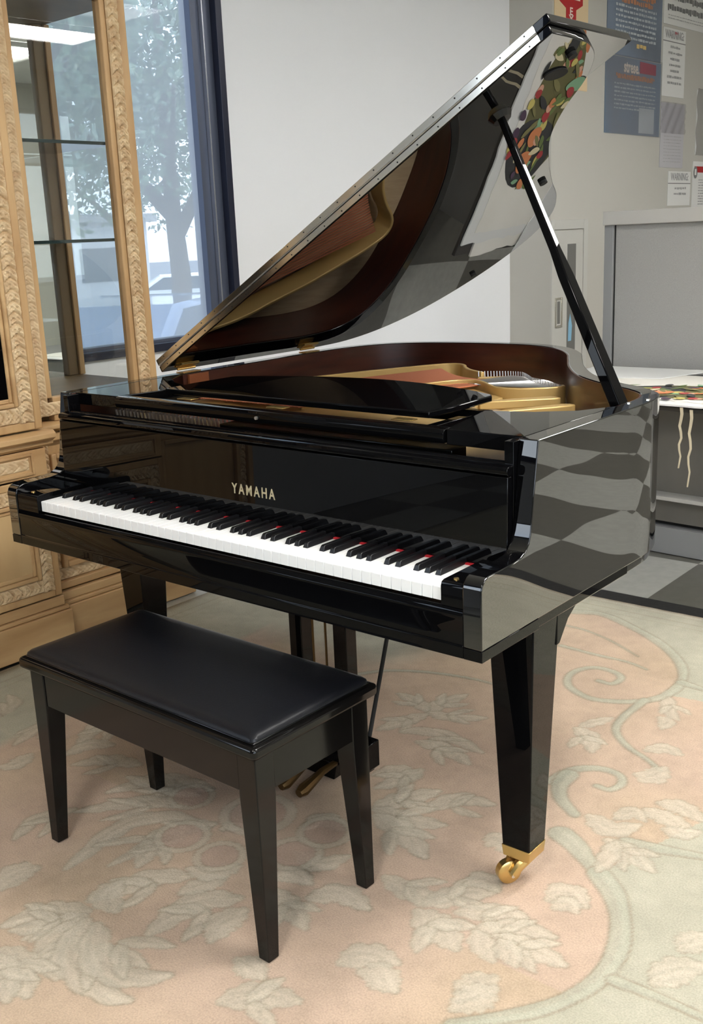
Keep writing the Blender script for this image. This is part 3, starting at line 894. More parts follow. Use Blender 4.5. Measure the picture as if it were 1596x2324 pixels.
LEAVES= [([(0.746, 0.811), (0.755, 0.889), (0.777, 0.969)], 0.05), ([(0.76, 0.803), (0.844, 0.827), (0.909, 0.871)], 0.045), ([(0.742, 0.817), (0.671, 0.85), (0.605, 0.861)], 0.045), ([(0.754, 0.79), (0.725, 0.71), (0.703, 0.637)], 0.05), ([(0.767, 0.665), (0.814, 0.705), (0.897, 0.715), (1.014, 0.689)], 0.045), ([(0.837, 0.642), (0.918, 0.652), (1.018, 0.618)], 0.05), ([(0.95, 0.486), (0.883, 0.481), (0.85, 0.429)], 0.05), ([(0.934, 0.517), (0.917, 0.435), (0.896, 0.38)], 0.05), ([(0.954, 0.306), (0.986, 0.379), (1.032, 0.457)], 0.06), ([(1.062, 0.377), (1.093, 0.455), (1.177, 0.483)], 0.05), ([(0.96, 0.298), (1.055, 0.305), (1.131, 0.337)], 0.06), ([(0.978, 0.275), (1.07, 0.258), (1.171, 0.205)], 0.06), ([(1.147, 0.09), (1.242, 0.082), (1.307, 0.11)], 0.05), ([(1.274, 0.068), (1.31, 0.131), (1.365, 0.199)], 0.055), ([(1.342, 0.082), (1.415, 0.135), (1.483, 0.141)], 0.045), ([(1.402, 0.056), (1.462, 0.109), (1.539, 0.131)], 0.045), ([(1.448, 0.065), (1.513, 0.072), (1.594, 0.069)], 0.05), ([(1.406, 0.05), (1.445, 0.021), (1.479, -0.001)], 0.045), ([(1.462, 0.058), (1.489, 0.038), (1.521, 0.014)], 0.045), ([(1.277, 0.034), (1.345, 0.014), (1.4, -0.012)], 0.07), ([(1.505, -0.043), (1.488, -0.092), (1.487, -0.128)], 0.06), ([(1.52, -0.068), (1.503, -0.116), (1.49, -0.153)], 0.06), ([(1.154, 0.957), (1.208, 0.931), (1.25, 0.861)], 0.05), ([(1.158, 0.976), (1.18, 1.025), (1.203, 1.074)], 0.035), ([(1.282, 1.286), (1.317, 1.204), (1.36, 1.165)], 0.04), ([(1.4, 0.817), (1.432, 0.826), (1.441, 0.887)], 0.06), ([(1.365, 0.949), (1.398, 0.986), (1.447, 0.977)], 0.045), ([(1.314, 1.151), (1.34, 1.135), (1.346, 1.091)], 0.04), ([(1.392, 0.569), (1.459, 0.548), (1.5, 0.6)], 0.055), ([(1.446, 0.597), (1.467, 0.647), (1.504, 0.626)], 0.04), ([(1.488, 0.674), (1.554, 0.662), (1.608, 0.644)], 0.05), ([(1.501, 0.72), (1.551, 0.731), (1.611, 0.703)], 0.05), ([(1.471, 0.501), (1.533, 0.481), (1.603, 0.45)], 0.05), ([(1.491, 0.504), (1.502, 0.438), (1.508, 0.381)], 0.04), ([(1.473, 0.232), (1.492, 0.273), (1.542, 0.255)], 0.06), ([(1.495, 0.211), (1.51, 0.24), (1.538, 0.225)], 0.04), ([(1.262, 0.329), (1.268, 0.355), (1.308, 0.329)], 0.05), ([(1.307, 0.177), (1.325, 0.209), (1.369, 0.193)], 0.05), ([(1.751, 0.125), (1.769, 0.183), (1.801, 0.221)], 0.06), ([(1.754, 0.241), (1.762, 0.287), (1.769, 0.308)], 0.05), ([(1.556, 0.618), (1.596, 0.624), (1.625, 0.655)], 0.04), ([(0.553, 0.129), (0.408, 0.088), (0.345, -0.034)], 0.055), ([(0.545, 0.093), (0.411, 0.059), (0.326, 0.046)], 0.05), ([(0.561, 0.046), (0.448, -0.02), (0.357, -0.142)], 0.05), ([(0.641, 0.005), (0.549, -0.033), (0.504, -0.12), (0.542, -0.306)], 0.05), ([(0.641, -0.074), (0.627, -0.123), (0.669, -0.202)], 0.05), ([(0.679, 0.019), (0.617, -0.053), (0.593, -0.109)], 0.05), ([(0.79, -0.161), (0.725, -0.22), (0.683, -0.349)], 0.055), ([(0.685, -0.271), (0.699, -0.316), (0.759, -0.336)], 0.06), ([(0.938, -0.153), (0.873, -0.222), (0.875, -0.346)], 0.06), ([(0.977, -0.177), (0.973, -0.23), (0.993, -0.283)], 0.06), ([(0.86, -0.122), (0.836, -0.173), (0.825, -0.214)], 0.05), ([(0.853, -0.069), (0.824, -0.125), (0.769, -0.142)], 0.05), ([(0.715, 0.018), (0.732, 0.084), (0.714, 0.155)], 0.05), ([(0.954, -0.054), (0.973, -0.018), (1.028, -0.022)], 0.05), ([(0.985, -0.087), (1.062, -0.115), (1.121, -0.142)], 0.05), ([(1.063, -0.062), (1.104, -0.011), (1.183, -0.016)], 0.055), ([(0.93, 0.046), (0.997, 0.046), (1.029, 0.105)], 0.05), ([(0.947, 0.184), (0.88, 0.19), (0.875, 0.132)], 0.05), ([(0.482, -0.35), (0.466, -0.385), (0.488, -0.437)], 0.07), ([(0.707, -0.374), (0.64, -0.433), (0.608, -0.508)], 0.06), ([(0.717, -0.388), (0.684, -0.451), (0.635, -0.507)], 0.05), ([(0.722, -0.404), (0.749, -0.491), (0.832, -0.537)], 0.06), ([(0.735, -0.395), (0.803, -0.488), (0.94, -0.508), (0.994, -0.493)], 0.06), ([(0.765, -0.392), (0.857, -0.457), (0.949, -0.451), (1.002, -0.403)], 0.06), ([(0.678, -0.553), (0.727, -0.562), (0.827, -0.6)], 0.07), ([(0.69, -0.571), (0.737, -0.59), (0.808, -0.631)], 0.06), ([(1.08, -0.293), (1.115, -0.293), (1.154, -0.299)], 0.05), ([(1.249, -0.177), (1.274, -0.131), (1.333, -0.115)], 0.06), ([(1.298, -0.176), (1.325, -0.164), (1.376, -0.177)], 0.06), ([(1.139, -0.39), (1.179, -0.339), (1.25, -0.307)], 0.06), ([(0.043, 0.256), (0.008, 0.193), (0.063, 0.082)], 0.05), ([(0.14, 0.135), (0.087, 0.098), (0.083, 0.025)], 0.05), ([(0.295, 0.105), (0.199, 0.072), (0.148, 0.002)], 0.05), ([(-0.156, 0.179), (-0.142, 0.108), (-0.091, -0.026)], 0.04), ([(-0.004, -0.036), (0.012, -0.094), (-0.01, -0.126)], 0.05), ([(0.342, -0.139), (0.304, -0.222), (0.336, -0.306)], 0.04)]
CIRC= [((0.658, -0.062), 0.05), ((0.791, -0.067), 0.045), ((0.736, 0.114), 0.07), ((0.923, 0.041), 0.05), ((0.922, 0.15), 0.05), ((0.539, 0.074), 0.045)]
def axis_coords(fine0, fine1, step, lo, hi, coarse):
    a = np.arange(fine0, fine1+1e-6, step)
    l = np.arange(fine0-coarse, lo, -coarse)[::-1]
    r = np.arange(a[-1]+coarse, hi, coarse)
    return np.concatenate([[lo], l, a, r, [hi]])

def seg_dist(X, Y, pts):
    """distance to polyline, signed side, and arc fraction"""
    best = np.full(X.shape, 1e9)
    tt = np.zeros(X.shape)
    side = np.zeros(X.shape)
    P = [np.array(p) for p in pts]
    L = [np.linalg.norm(P[i+1]-P[i])+1e-9 for i in range(len(P)-1)]
    tot = sum(L)
    acc = 0
    for i in range(len(P)-1):
        a, b = P[i], P[i+1]
        d = (b-a)/L[i]
        u = np.clip((X-a[0])*d[0]+(Y-a[1])*d[1], 0, L[i])
        dx = X-a[0]-u*d[0]
        dy = Y-a[1]-u*d[1]
        q = np.hypot(dx, dy)
        m = q < best
        best[m] = q[m]
        tt[m] = ((acc+u)/tot)[m]
        side[m] = (d[0]*dy-d[1]*dx)[m]
        acc += L[i]
    return best, tt, side, tot

def in_poly(X, Y, poly):
    c = np.zeros(X.shape, bool)
    n = len(poly)
    for i in range(n):
        x0, y0 = poly[i]
        x1, y1 = poly[(i+1) % n]
        k = ((y0 > Y) != (y1 > Y)) & (X < (x1-x0)*(Y-y0)/((y1-y0) if y1 != y0 else 1e-9)+x0)
        c ^= k
    return c

def make_rug():
    xs = axis_coords(-0.55, 2.05, 0.0052, -0.60, 4.6, 0.06)
    ys = axis_coords(-1.0, 1.95, 0.0052, -3.2, 1.97, 0.06)
    X, Y = np.meshgrid(xs, ys, indexing='ij')
    sh = X.shape
    def vnoise(s, seed):
        r = np.random.default_rng(seed)
        G = r.random((64, 64))
        u = (X/s) % 63
        v = (Y/s) % 63
        i = u.astype(int); j = v.astype(int)
        fu = u-i; fv = v-j
        fu = fu*fu*(3-2*fu); fv = fv*fv*(3-2*fv)
        return (G[i, j]*(1-fu)+G[i+1, j]*fu)*(1-fv)+(G[i, j+1]*(1-fu)+G[i+1, j+1]*fu)*fv
    n1 = vnoise(0.31, 1); n2 = vnoise(0.09, 2); n3 = vnoise(0.022, 3)
    warm = np.array([0.515, 0.388, 0.298])
    ochre = np.array([0.50, 0.385, 0.275])
    sage = np.array([0.43, 0.42, 0.332])
    cream = np.array([0.545, 0.485, 0.385])
    olive = np.array([0.315, 0.265, 0.19])
    C = warm+(ochre-warm)*np.clip(n1*1.3-0.2, 0, 1)[..., None]
    Hh = np.zeros(sh)
    # sage field outside the big scroll, and along the borders
    arc = smooth_path(BANDS[9][0], 4)
    poly = list(arc)+[(0.7, -0.86), (0.3, -0.95), (-0.1, -0.85), (-0.6, -0.9), (-0.6, -3.2), (4.6, -3.2), (4.6, 1.2), (2.0, 1.1), (1.82, 0.80), (1.62, 0.72)]
    m = in_poly(X, Y, poly).astype(float)
    ring = smooth_path(BANDS[0][0][:7], 4)
    poly2 = [ring[0]]+list(ring)+[(1.6, 1.35), (2.0, 1.1), (4.6, 1.2), (4.6, 1.97), (0.2, 1.97)]
    m = np.maximum(m, in_poly(X, Y, poly2).astype(float))
    edge = np.maximum(np.clip((-0.10-X)/0.05, 0, 1), 0)
    m = np.maximum(m, edge)
    m = np.maximum(m, np.clip((0.45+0.1*n1-X)/0.15, 0, 1)*np.clip((Y-0.9)/0.2, 0, 1))
    m *= 0.9
    C = C*(1-m[..., None])+sage*m[..., None]
    def paint(mask, col, k=1.0):
        C[mask] = C[mask]*(1-k)+col*k
    def local(pts, w):
        x0 = min(p[0] for p in pts)-w; x1 = max(p[0] for p in pts)+w
        y0 = min(p[1] for p in pts)-w; y1 = max(p[1] for p in pts)+w
        i0, i1 = np.searchsorted(xs, (x0, x1)); j0, j1 = np.searchsorted(ys, (y0, y1))
        return slice(max(i0-1, 0), i1+1), slice(max(j0-1, 0), j1+1)
    def band(pts, w, col, tip=0.55):
        P = smooth_path(pts, 5)
        sl = local(P, w+0.02)
        x, y = X[sl], Y[sl]
        if x.size == 0: return
        d, t, sd, tot = seg_dist(x, y, P)
        hw = w/2*(1-(1-tip)*t)*(0.9+0.25*n2[sl])
        c = C[sl]; h = Hh[sl]
        ins = d < hw
        st = 0.5+0.5*np.sin(sd/0.0045)
        cc = col*(0.93+0.10*st[..., None])
        c[ins] = c[ins]*0.15+cc[ins]*0.85
        ol = np.exp(-((d-hw)/0.0030)**2)*0.75
        c[:] = c*(1-ol[..., None])+olive*ol[..., None]
        h[ins] = 0.0012
        h -= 0.0022*ol
    def leaf(pts, w, col, lobes=3):
        P = smooth_path(pts, 6)
        sl = local(P, w+0.03)
        x, y = X[sl], Y[sl]
        if x.size == 0: return
        d, t, sd, tot = seg_dist(x, y, P)
        prof = np.power(np.clip(np.sin(PI*(0.06+0.90*np.power(t, 0.85))), 0, 1), 0.6)
        hw = w*0.5*prof*(0.84+0.26*np.abs(np.sin(PI*lobes*t+0.5*np.sign(sd))))
        c = C[sl]; h = Hh[sl]
        ins = d < hw
        st = 0.5+0.5*np.sin(sd/0.0038+t*9)
        k = np.clip(1-d/(hw+1e-6), 0, 1)
        cc = col*(0.90+0.12*st[..., None])*(0.97+0.06*k[..., None])
        c[ins] = c[ins]*0.22+cc[ins]*0.78
        ol = np.exp(-((d-hw)/0.0026)**2)*0.55*(prof > 0.12)*(0.55+0.9*n2[sl])
        c[:] = c*(1-ol[..., None])+olive*ol[..., None]
        vn = np.exp(-(d/0.0016)**2)*0.35*(t < 0.8)
        c[:] = c*(1-vn[..., None])+olive*vn[..., None]
        h[ins] = 0.0016*np.sqrt(k[ins])
        h -= 0.002*ol
    for i, (p, w) in enumerate(BANDS):
        band(p, w, sage)
    R = random.Random(11)
    # filler foliage where nothing is traced
    for k in range(60):
        cx = R.uniform(-0.4, 4.4); cy = R.uniform(-3.0, 1.8)
        if 0.0 < cx < 2.0 and -1.0 < cy < 1.7:
            continue
        a0 = R.uniform(0, 6.28)
        for j in range(5):
            a = a0+(j-2)*0.5
            l = R.uniform(0.09, 0.17)
            leaf([(cx, cy), (cx+l*0.6*math.cos(a), cy+l*0.6*math.sin(a)), (cx+l*math.cos(a+0.35), cy+l*math.sin(a+0.35))], 0.05, cream)
    for p, w in LEAVES:
        leaf(p, w*1.22, cream, 3 if w < 0.047 else 4)
        # side leaflets branching off the spine
        a = np.array(p[0]); b = np.array(p[-1])
        L = np.linalg.norm(b-a)
        if L > 0.13:
            d = (b-a)/L
            nrm = np.array([-d[1], d[0]])
            for s_ in (-1, 1):
                q = a+d*L*0.35
                e = q+d*L*0.40+nrm*s_*w*1.0
                leaf([tuple(q), tuple((q+e)/2+nrm*s_*0.006), tuple(e)], w*0.62, cream, 2)
    for c0, r in CIRC:
        d = np.hypot(X-c0[0], Y-c0[1])
        ins = d < r
        paint(ins, warm*np.array([0.92, 0.9, 0.92]), 0.8)
        for rr in (r, r*1.35):
            ol = np.exp(-((d-rr)/0.003)**2)*0.6
            C[:] = C*(1-ol[..., None])+olive*ol[..., None]
        rim_ = (d > r) & (d < r*1.35)
        paint(rim_, cream, 0.6)
    # border rules along the left and far edges
    for e, col, k in ((0.035, olive, 0.35), (0.085, olive, 0.45), (0.125, olive, 0.25)):
        for dd in (X+0.60-e, 1.97-e-Y):
            ol = np.exp(-(dd/0.004)**2)*k
            C[:] = C*(1-ol[..., None])+col*ol[..., None]
    eb = np.minimum(X+0.60, 1.97-Y)
    bm_ = np.clip((0.04-eb)/0.01, 0, 1)*0.5
    C[:] = C*(1-bm_[..., None])+np.array([0.50, 0.46, 0.37])*bm_[..., None]
    C *= (0.93+0.14*n2+0.10*(n3-0.5))[..., None]
    C = np.clip(C, 0.02, 0.9)
    Z = 0.0072+Hh+0.0008*n3
    nx, ny = sh
    top = np.stack([X, Y, Z], -1).reshape(-1, 3)
    idx = np.arange(nx*ny).reshape(nx, ny)
    quads = np.stack([idx[:-1, :-1], idx[1:, :-1], idx[1:, 1:], idx[:-1, 1:]], -1).reshape(-1, 4)
    # skirt down to the floor
    loop = np.concatenate([idx[:, 0], idx[-1, 1:], idx[-2::-1, -1], idx[0, -2:0:-1]])
    sk = top[loop].copy()
    sk[:, 2] = 0.0006
    base = len(top)
    n = len(loop)
    a = loop; b = np.roll(loop, -1)
    c_ = base+np.arange(n); d_ = np.roll(c_, -1)
    q2 = np.stack([a, c_, d_, b], -1)
    V = np.concatenate([top, sk])
    F = np.concatenate([quads, q2])
    me = bpy.data.meshes.new('rug')
    me.vertices.add(len(V))
    me.vertices.foreach_set('co', V.astype(np.float32).ravel())
    me.loops.add(len(F)*4)
    me.loops.foreach_set('vertex_index', F.astype(np.int32).ravel())
    me.polygons.add(len(F))
    me.polygons.foreach_set('loop_start', np.arange(0, len(F)*4, 4, dtype=np.int32))
    me.polygons.foreach_set('loop_total', np.full(len(F), 4, dtype=np.int32))
    me.update()
    me.validate()
    at = me.color_attributes.new('pattern', 'FLOAT_COLOR', 'POINT')
    cols = np.ones((len(V), 4), np.float32)
    cols[:len(top), :3] = C.reshape(-1, 3)
    cols[len(top):, :3] = C.reshape(-1, 3)[loop]
    at.data.foreach_set('color', cols.ravel())
    me.polygons.foreach_set('use_smooth', np.ones(len(F), dtype=bool))
    m = bpy.data.materials.new('wool_rug')
    m.use_nodes = True
    nd = m.node_tree.nodes; l = m.node_tree.links
    bs = nd['Principled BSDF']
    bs.inputs['Roughness'].default_value = 0.95
    bs.inputs['Specular IOR Level'].default_value = 0.1
    va = nd.new('ShaderNodeAttribute')
    va.attribute_name = 'pattern'
    tc = nd.new('ShaderNodeTexCoord')
    t = nd.new('ShaderNodeTexNoise')
    t.inputs['Scale'].default_value = 260
    t.inputs['Detail'].default_value = 4
    mr = nd.new('ShaderNodeMapRange')
    mr.inputs['From Min'].default_value = 0.3; mr.inputs['From Max'].default_value = 0.7
    mr.inputs['To Min'].default_value = 0.84; mr.inputs['To Max'].default_value = 1.1
    mx = nd.new('ShaderNodeVectorMath')
    mx.operation = 'SCALE'
    l.new(tc.outputs['Object'], t.inputs['Vector'])
    l.new(t.outputs['Fac'], mr.inputs['Value'])
    l.new(va.outputs['Color'], mx.inputs[0])
    l.new(mr.outputs[0], mx.inputs['Scale'])
    l.new(mx.outputs[0], bs.inputs['Base Color'])
    bp = nd.new('ShaderNodeBump')
    bp.inputs['Strength'].default_value = 0.5
    bp.inputs['Distance'].default_value = 0.003
    l.new(t.outputs['Fac'], bp.inputs['Height'])
    l.new(bp.outputs[0], bs.inputs['Normal'])
    me.materials.append(m)
    o = bpy.data.objects.new('rug', me)
    COL.objects.link(o)
    tag(o, 'large pale peach wool rug carved with sage scrolls and cream leaves under the piano', 'rug')
    return o
make_rug()

# ------------------------------------------------------------------ oak display cabinet
TC = Matrix.Translation((-0.69, 1.15, 0)) @ Matrix.Rotation(math.radians(-1.5), 4, 'Z') @ Matrix.Translation((0.69, -1.15, 0))
cab = empty('display_cabinet', (-0.95, -0.11, 0), 'tall carved limed-oak breakfront cabinet with glass and mirror doors behind the piano', 'cabinet')
def cpart(mb, name, m, parent=None, bevel=0.003, **k):
    return mb.build(name, m, parent or cab, bevel=bevel, **k)
def carved(name, y0, y1, z0, z1, x, parent, pitch=0.036, depth=0.012):
    """foliate egg-and-leaf moulding on a face looking toward +x"""
    vert = (z1-z0) > (y1-y0)
    Ln = (z1-z0) if vert else (y1-y0)
    Wd = (y1-y0) if vert else (z1-z0)
    nu = max(8, int(Ln/0.0028))
    nv = 14
    vs = []
    for i in range(nu+1):
        a = Ln*i/nu
        for j in range(nv+1):
            b = -1+2*j/nv
            dome = max(0, 1-b*b)**0.5
            s = (a/pitch+0.55*abs(b)**1.5) % 1.0
            rib = max(0, math.sin(PI*s))**0.5
            curl = math.exp(-((s-0.5)/0.13)**2-((abs(b)-0.38)/0.22)**2)
            gouge = math.exp(-((s-0.02)/0.10)**2)+math.exp(-((s-0.98)/0.10)**2)
            h = depth*(0.30+0.75*dome*rib-0.55*curl-0.45*gouge*dome+0.22*math.sin(2*PI*(a/pitch*3+b*1.5))*dome*0.5)
            if j in (0, nv): h = 0
            u = (y0+y1)/2+b*Wd/2 if vert else (z0+z1)/2+b*Wd/2
            p = (x+h, u, z0+a) if vert else (x+h, y0+a, u)
            vs.append(p)
    fs = []
    for i in range(nu):
        for j in range(nv):
            q = i*(nv+1)+j
            fs.append((q, q+nv+1, q+nv+2, q+1))
    mb = MB(TC)
    mb.add(vs, fs)
    return mb.build(name, M['carving'], parent, smooth=False)
def frame_ring(mb, y0, y1, z0, z1, w, x0, x1):
    mb.box(x0, x1, y0, y0+w, z0, z1)
    mb.box(x0, x1, y1-w, y1, z0, z1)
    mb.box(x0, x1, y0+w, y1-w, z0, z0+w)
    mb.box(x0, x1, y0+w, y1-w, z1-w, z1)
def framed_door(name, y0, y1, z0, z1, x, inner_mat, inner_name, cw=0.06, gap=0.028, rail=0.03, knob=False):
    d = cpart(MB(TC).box(x-0.028, x-0.004, y0, y1, z0, z1), name, M['oak'], bevel=0)
    # the door slab is opened by laying its frame members round the inner panel
    me = d.data
    f = MB(TC)
    frame_ring(f, y0, y1, z0, z1, rail, x-0.03, x)
    f.build('outer_moulding', M['oak'], d, bevel=0.004)
    a = rail+cw
    carved('carved_band', y0+rail, y0+a, z0+rail, z1-rail, x-0.004, d)
    carved('carved_band', y1-a, y1-rail, z0+rail, z1-rail, x-0.004, d)
    carved('carved_band', y0+a, y1-a, z0+rail, z0+a, x-0.004, d)
    carved('carved_band', y0+a, y1-a, z1-a, z1-rail, x-0.004, d)
    f = MB(TC)
    frame_ring(f, y0+a, y1-a, z0+a, z1-a, gap*0.5, x-0.02, x+0.006)
    frame_ring(f, y0+a+gap*0.5, y1-a-gap*0.5, z0+a+gap*0.5, z1-a-gap*0.5, gap*0.5, x-0.02, x-0.001)
    f.build('inner_moulding', M['oak_h'], d, bevel=0.004)
    g = gap
    MB(TC).box(x-0.012, x-0.0035, y0+a+g, y1-a-g, z0+a+g, z1-a-g).build(inner_name, inner_mat, d)
    return d
# centre section, stands forward
CY0, CY1 = -0.78, 0.545
cpart(MB(TC).box(-1.20, -0.588, CY0-0.02, CY1+0.02, 0.0105, 0.135).box(-1.19, -0.596, CY0-0.014, CY1+0.014, 0.135, 0.150).box(-1.18, -0.606, CY0-0.004, CY1+0.004, 0.150, 0.187), 'plinth', M['oak_h'], bevel=0.004)
cpart(MB(TC).box(-1.20, -0.632, CY0, CY1, 0.187, 0.742), 'base_carcass', M['oak'])
for a, b in ((CY0+0.004, (CY0+CY1)/2-0.002), ((CY0+CY1)/2+0.002, CY1-0.004)):
    framed_door('door', a, b, 0.192, 0.618, -0.602, M['oak_pale'], 'panel', cw=0.048, gap=0.03, rail=0.026)
    fr = cpart(MB(TC).box(-0.63, -0.606, a, b, 0.622, 0.715), 'frieze_drawer', M['oak_h'], bevel=0.003)
    f = MB(TC)
    frame_ring(f, a+0.03, b-0.05, 0.632, 0.706, 0.01, -0.61, -0.60)
    f.build('moulding', M['oak_h'], fr, bevel=0.002)
    carved('carved_band', a+0.05, b-0.07, 0.650, 0.690, -0.606, fr, pitch=0.05, depth=0.004)
cpart(MB(TC).prism([(-1.2, 0.718), (-0.605, 0.718), (-0.592, 0.728), (-0.592, 0.738), (-0.570, 0.750), (-0.570, 0.766), (-0.585, 0.775), (-1.2, 0.775)], CY0-0.012, CY1+0.022, 'y'), 'waist_moulding', M['oak_h'], bevel=0.002)
cpart(MB(TC).box(-1.20, -0.64, CY0, CY1, 0.7755, 2.32), 'upper_carcass', M['oak'])
for a, b in ((CY0+0.004, (CY0+CY1)/2-0.002), ((CY0+CY1)/2+0.002, CY1-0.004)):
    framed_door('door', a, b, 0.782, 2.30, -0.603, M['dark_glass'], 'dark_glass_panel', cw=0.055, gap=0.03, rail=0.028)
# side sections with glass fronts
def side_section(y0, y1, mirror):
    s = 1 if not mirror else -1
    XF = -0.70
    def yy(a, b): return (a, b) if not mirror else (CY0+CY1-b, CY0+CY1-a)
    def bx(mb, x0, x1, a, b, z0, z1):
        a, b = yy(a, b)
        mb.box(x0, x1, a, b, z0, z1)
        return mb
    m = MB(TC)
    bx(m, -1.22, -0.664, 0.567, 1.19, 0.0, 0.118)
    bx(m, -1.215, -0.672, 0.567, 1.182, 0.118, 0.133)
    bx(m, -1.21, -0.684, 0.567, 1.172, 0.133, 0.165)
    cpart(m, 'side_plinth', M['oak_h'], bevel=0.004)
    cpart(bx(MB(TC), -1.22, -0.725, 0.547, 1.14, 0.165, 0.742), 'side_base', M['oak'])
    f = MB(TC)
    a, b = yy(0.548, 1.138)
    frame_ring(f, a, b, 0.17, 0.74, 0.028, -0.725, -0.698)
    frame_ring(f, a+0.075, b-0.075, 0.245, 0.665, 0.02, -0.725, -0.702)
    o = cpart(f, 'side_panel_moulding', M['oak_h'], bevel=0.004)
    carved('carved_band', a+0.028, b-0.028, 0.198, 0.245, -0.722, cab, pitch=0.05, depth=0.008)
    carved('carved_band', a+0.028, a+0.075, 0.245, 0.70, -0.722, cab)
    carved('carved_band', b-0.075, b-0.028, 0.245, 0.70, -0.722, cab)
    m = MB(TC)
    a, b = yy(0.567, 1.165)
    m.prism([(-1.22, 0.742), (-0.705, 0.742), (-0.69, 0.752), (-0.672, 0.757), (-0.672, 0.770), (-0.69, 0.778), (-1.22, 0.778)], a, b, 'y')
    cpart(m, 'side_waist', M['oak_h'], bevel=0.002)
    # upright frame of the glazed case
    st = cpart(bx(MB(TC), -0.745, -0.706, 1.012, 1.035, 0.86, 2.19), 'front_stile', M['oak'])
    bx(MB(TC), -0.745, -0.702, 1.035, 1.082, 0.80, 2.30).build('band_bed', M['oak'], st)
    bx(MB(TC), -0.745, -0.699, 1.082, 1.115, 0.80, 2.30).build('edge', M['oak'], st, bevel=0.003)
    a, b = yy(1.034, 1.084)
    carved('carved_band', a, b, 0.80, 2.30, -0.702, st)
    st = cpart(bx(MB(TC), -0.745, -0.706, 0.632, 0.655, 0.86, 2.19), 'front_stile', M['oak'])
    bx(MB(TC), -0.745, -0.704, 0.547, 0.632, 0.80, 2.30).build('band_bed', M['oak'], st)
    a, b = yy(0.590, 0.634)
    carved('carved_band', a, b, 0.80, 2.30, -0.704, st, pitch=0.030, depth=0.005)
    a, b = yy(0.56, 1.09)
    carved('carved_band', a, b, 0.800, 0.846, -0.704, cab, pitch=0.05, depth=0.008)
    cpart(bx(MB(TC), -0.745, -0.705, 0.655, 1.012, 0.779, 0.862), 'bottom_rail', M['oak_h'])
    cpart(bx(MB(TC), -1.22, -0.705, 0.547, 1.115, 2.18, 2.32), 'case_top', M['cabinet_in'])
    cpart(bx(MB(TC), -1.22, -0.745, 0.547, 1.115, 0.7785, 0.862), 'case_floor', M['cabinet_in'])
    cpart(bx(MB(TC), -1.22, -1.185, 1.055, 1.125, 0.862, 2.18), 'back_post', M['cabinet_in'])
    cpart(bx(MB(TC), -1.185, -1.172, 1.100, 1.125, 0.862, 2.18), 'back_bead', M['oak'])
    cpart(bx(MB(TC), -1.215, -1.205, 0.547, 1.055, 0.862, 2.18), 'back_mirror', M['mirror'], bevel=0)
    cpart(bx(MB(TC), -1.22, -1.216, 0.547, 1.055, 0.862, 2.18), 'back_board', M['cabinet_in'], bevel=0)
    cpart(MB(TC).plane('x', -0.726, *yy(0.655, 1.012), 0.862, 2.18), 'front_glass', M['glass'], bevel=0)
    cpart(MB(TC).plane('y', yy(1.097, 1.097)[0], -1.185, -0.746, 0.862, 2.18), 'side_glass', M['glass'], bevel=0)
    for z in (1.385, 1.716):
        sh = cpart(MB(TC).plane('z', z, -1.18, -0.756, *yy(0.66, 1.09)), 'glass_shelf', M['glass'], bevel=0)
        bx(MB(TC), -0.7558, -0.748, 0.66, 1.09, z-0.0055, z+0.0055).build('shelf_edge', M['shelf_glass'], sh)
side_section(0.547, 1.12, False)
side_section(0.547, 1.12, True)
cpart(MB(TC).prism([(-1.22, 2.32), (-0.69, 2.32), (-0.67, 2.36), (-0.63, 2.40), (-0.62, 2.45), (-1.22, 2.45)], CY0+CY1-1.15, 1.15, 'y'), 'cornice', M['oak_h'], bevel=0.003)

# ------------------------------------------------------------------ piano bench
BT = Matrix.Translation((0.7793, -0.0995, 0)) @ Matrix.Rotation(-0.0145, 4, 'Z')
bench = empty('piano_bench', (0.7793, -0.0995, 0.009), 'black wooden piano bench with padded leatherette seat in front of the keyboard', 'bench')
bl, bw = 0.362, 0.162
def rounded_rect(hx, hy, r, n=5):
    pts = []
    for cx, cy, a0 in ((hx-r, hy-r, 0), (-hx+r, hy-r, 90), (-hx+r, -hy+r, 180), (hx-r, -hy+r, 270)):
        for k in range(n+1):
            a = math.radians(a0+90*k/n)
            pts.append((cx+r*math.cos(a), cy+r*math.sin(a)))
    return pts
MB(BT).prism(rounded_rect(bl+0.018, bw+0.018, 0.012), 0.452, 0.476).build('lid_board', M['bench_wood'], bench, bevel=0.007, seg=3)
# cushion: domed pad with a soft rolled edge and pinched corners
mb = MB(BT)
ring = []
prof = [(0.000, 0.4762), (0.003, 0.4815), (0.0015, 0.4865), (-0.004, 0.4915), (-0.013, 0.4942), (-0.030, 0.4955), (-0.08, 0.4965)]
N = 4*14
for off, z in prof:
    pts = rounded_rect(bl+0.002+off, bw+0.002+off, 0.012 if off > -0.01 else 0.018, 13)
    for i, p in enumerate(pts):
        cf = 0
        ring.append((p[0], p[1], z))
N = len(rounded_rect(1, 1, 0.1, 13))
fs = []
for k in range(len(prof)-1):
    for i in range(N):
        fs.append((k*N+i, k*N+(i+1) % N, (k+1)*N+(i+1) % N, (k+1)*N+i))
fs.append(tuple(range((len(prof)-1)*N, len(prof)*N)))
fs.append(tuple(range(N))[::-1])
mb.add(ring, fs)
cu = mb.build('seat_cushion', M['leather'], bench, smooth=True)
MB(BT).box(-bl-0.004, bl+0.004, -bw-0.004, bw+0.004, 0.4755, 0.4798).build('cushion_base', M['satin'], bench, bevel=0.0015)
ap = MB(BT)
ap.box(-bl+0.03, bl-0.03, -bw+0.003, -bw+0.021, 0.365, 0.4515)
ap.box(-bl+0.03, bl-0.03, bw-0.021, bw-0.003, 0.365, 0.4515)
ap.box(-bl+0.003, -bl+0.021, -bw+0.03, bw-0.03, 0.365, 0.4515)
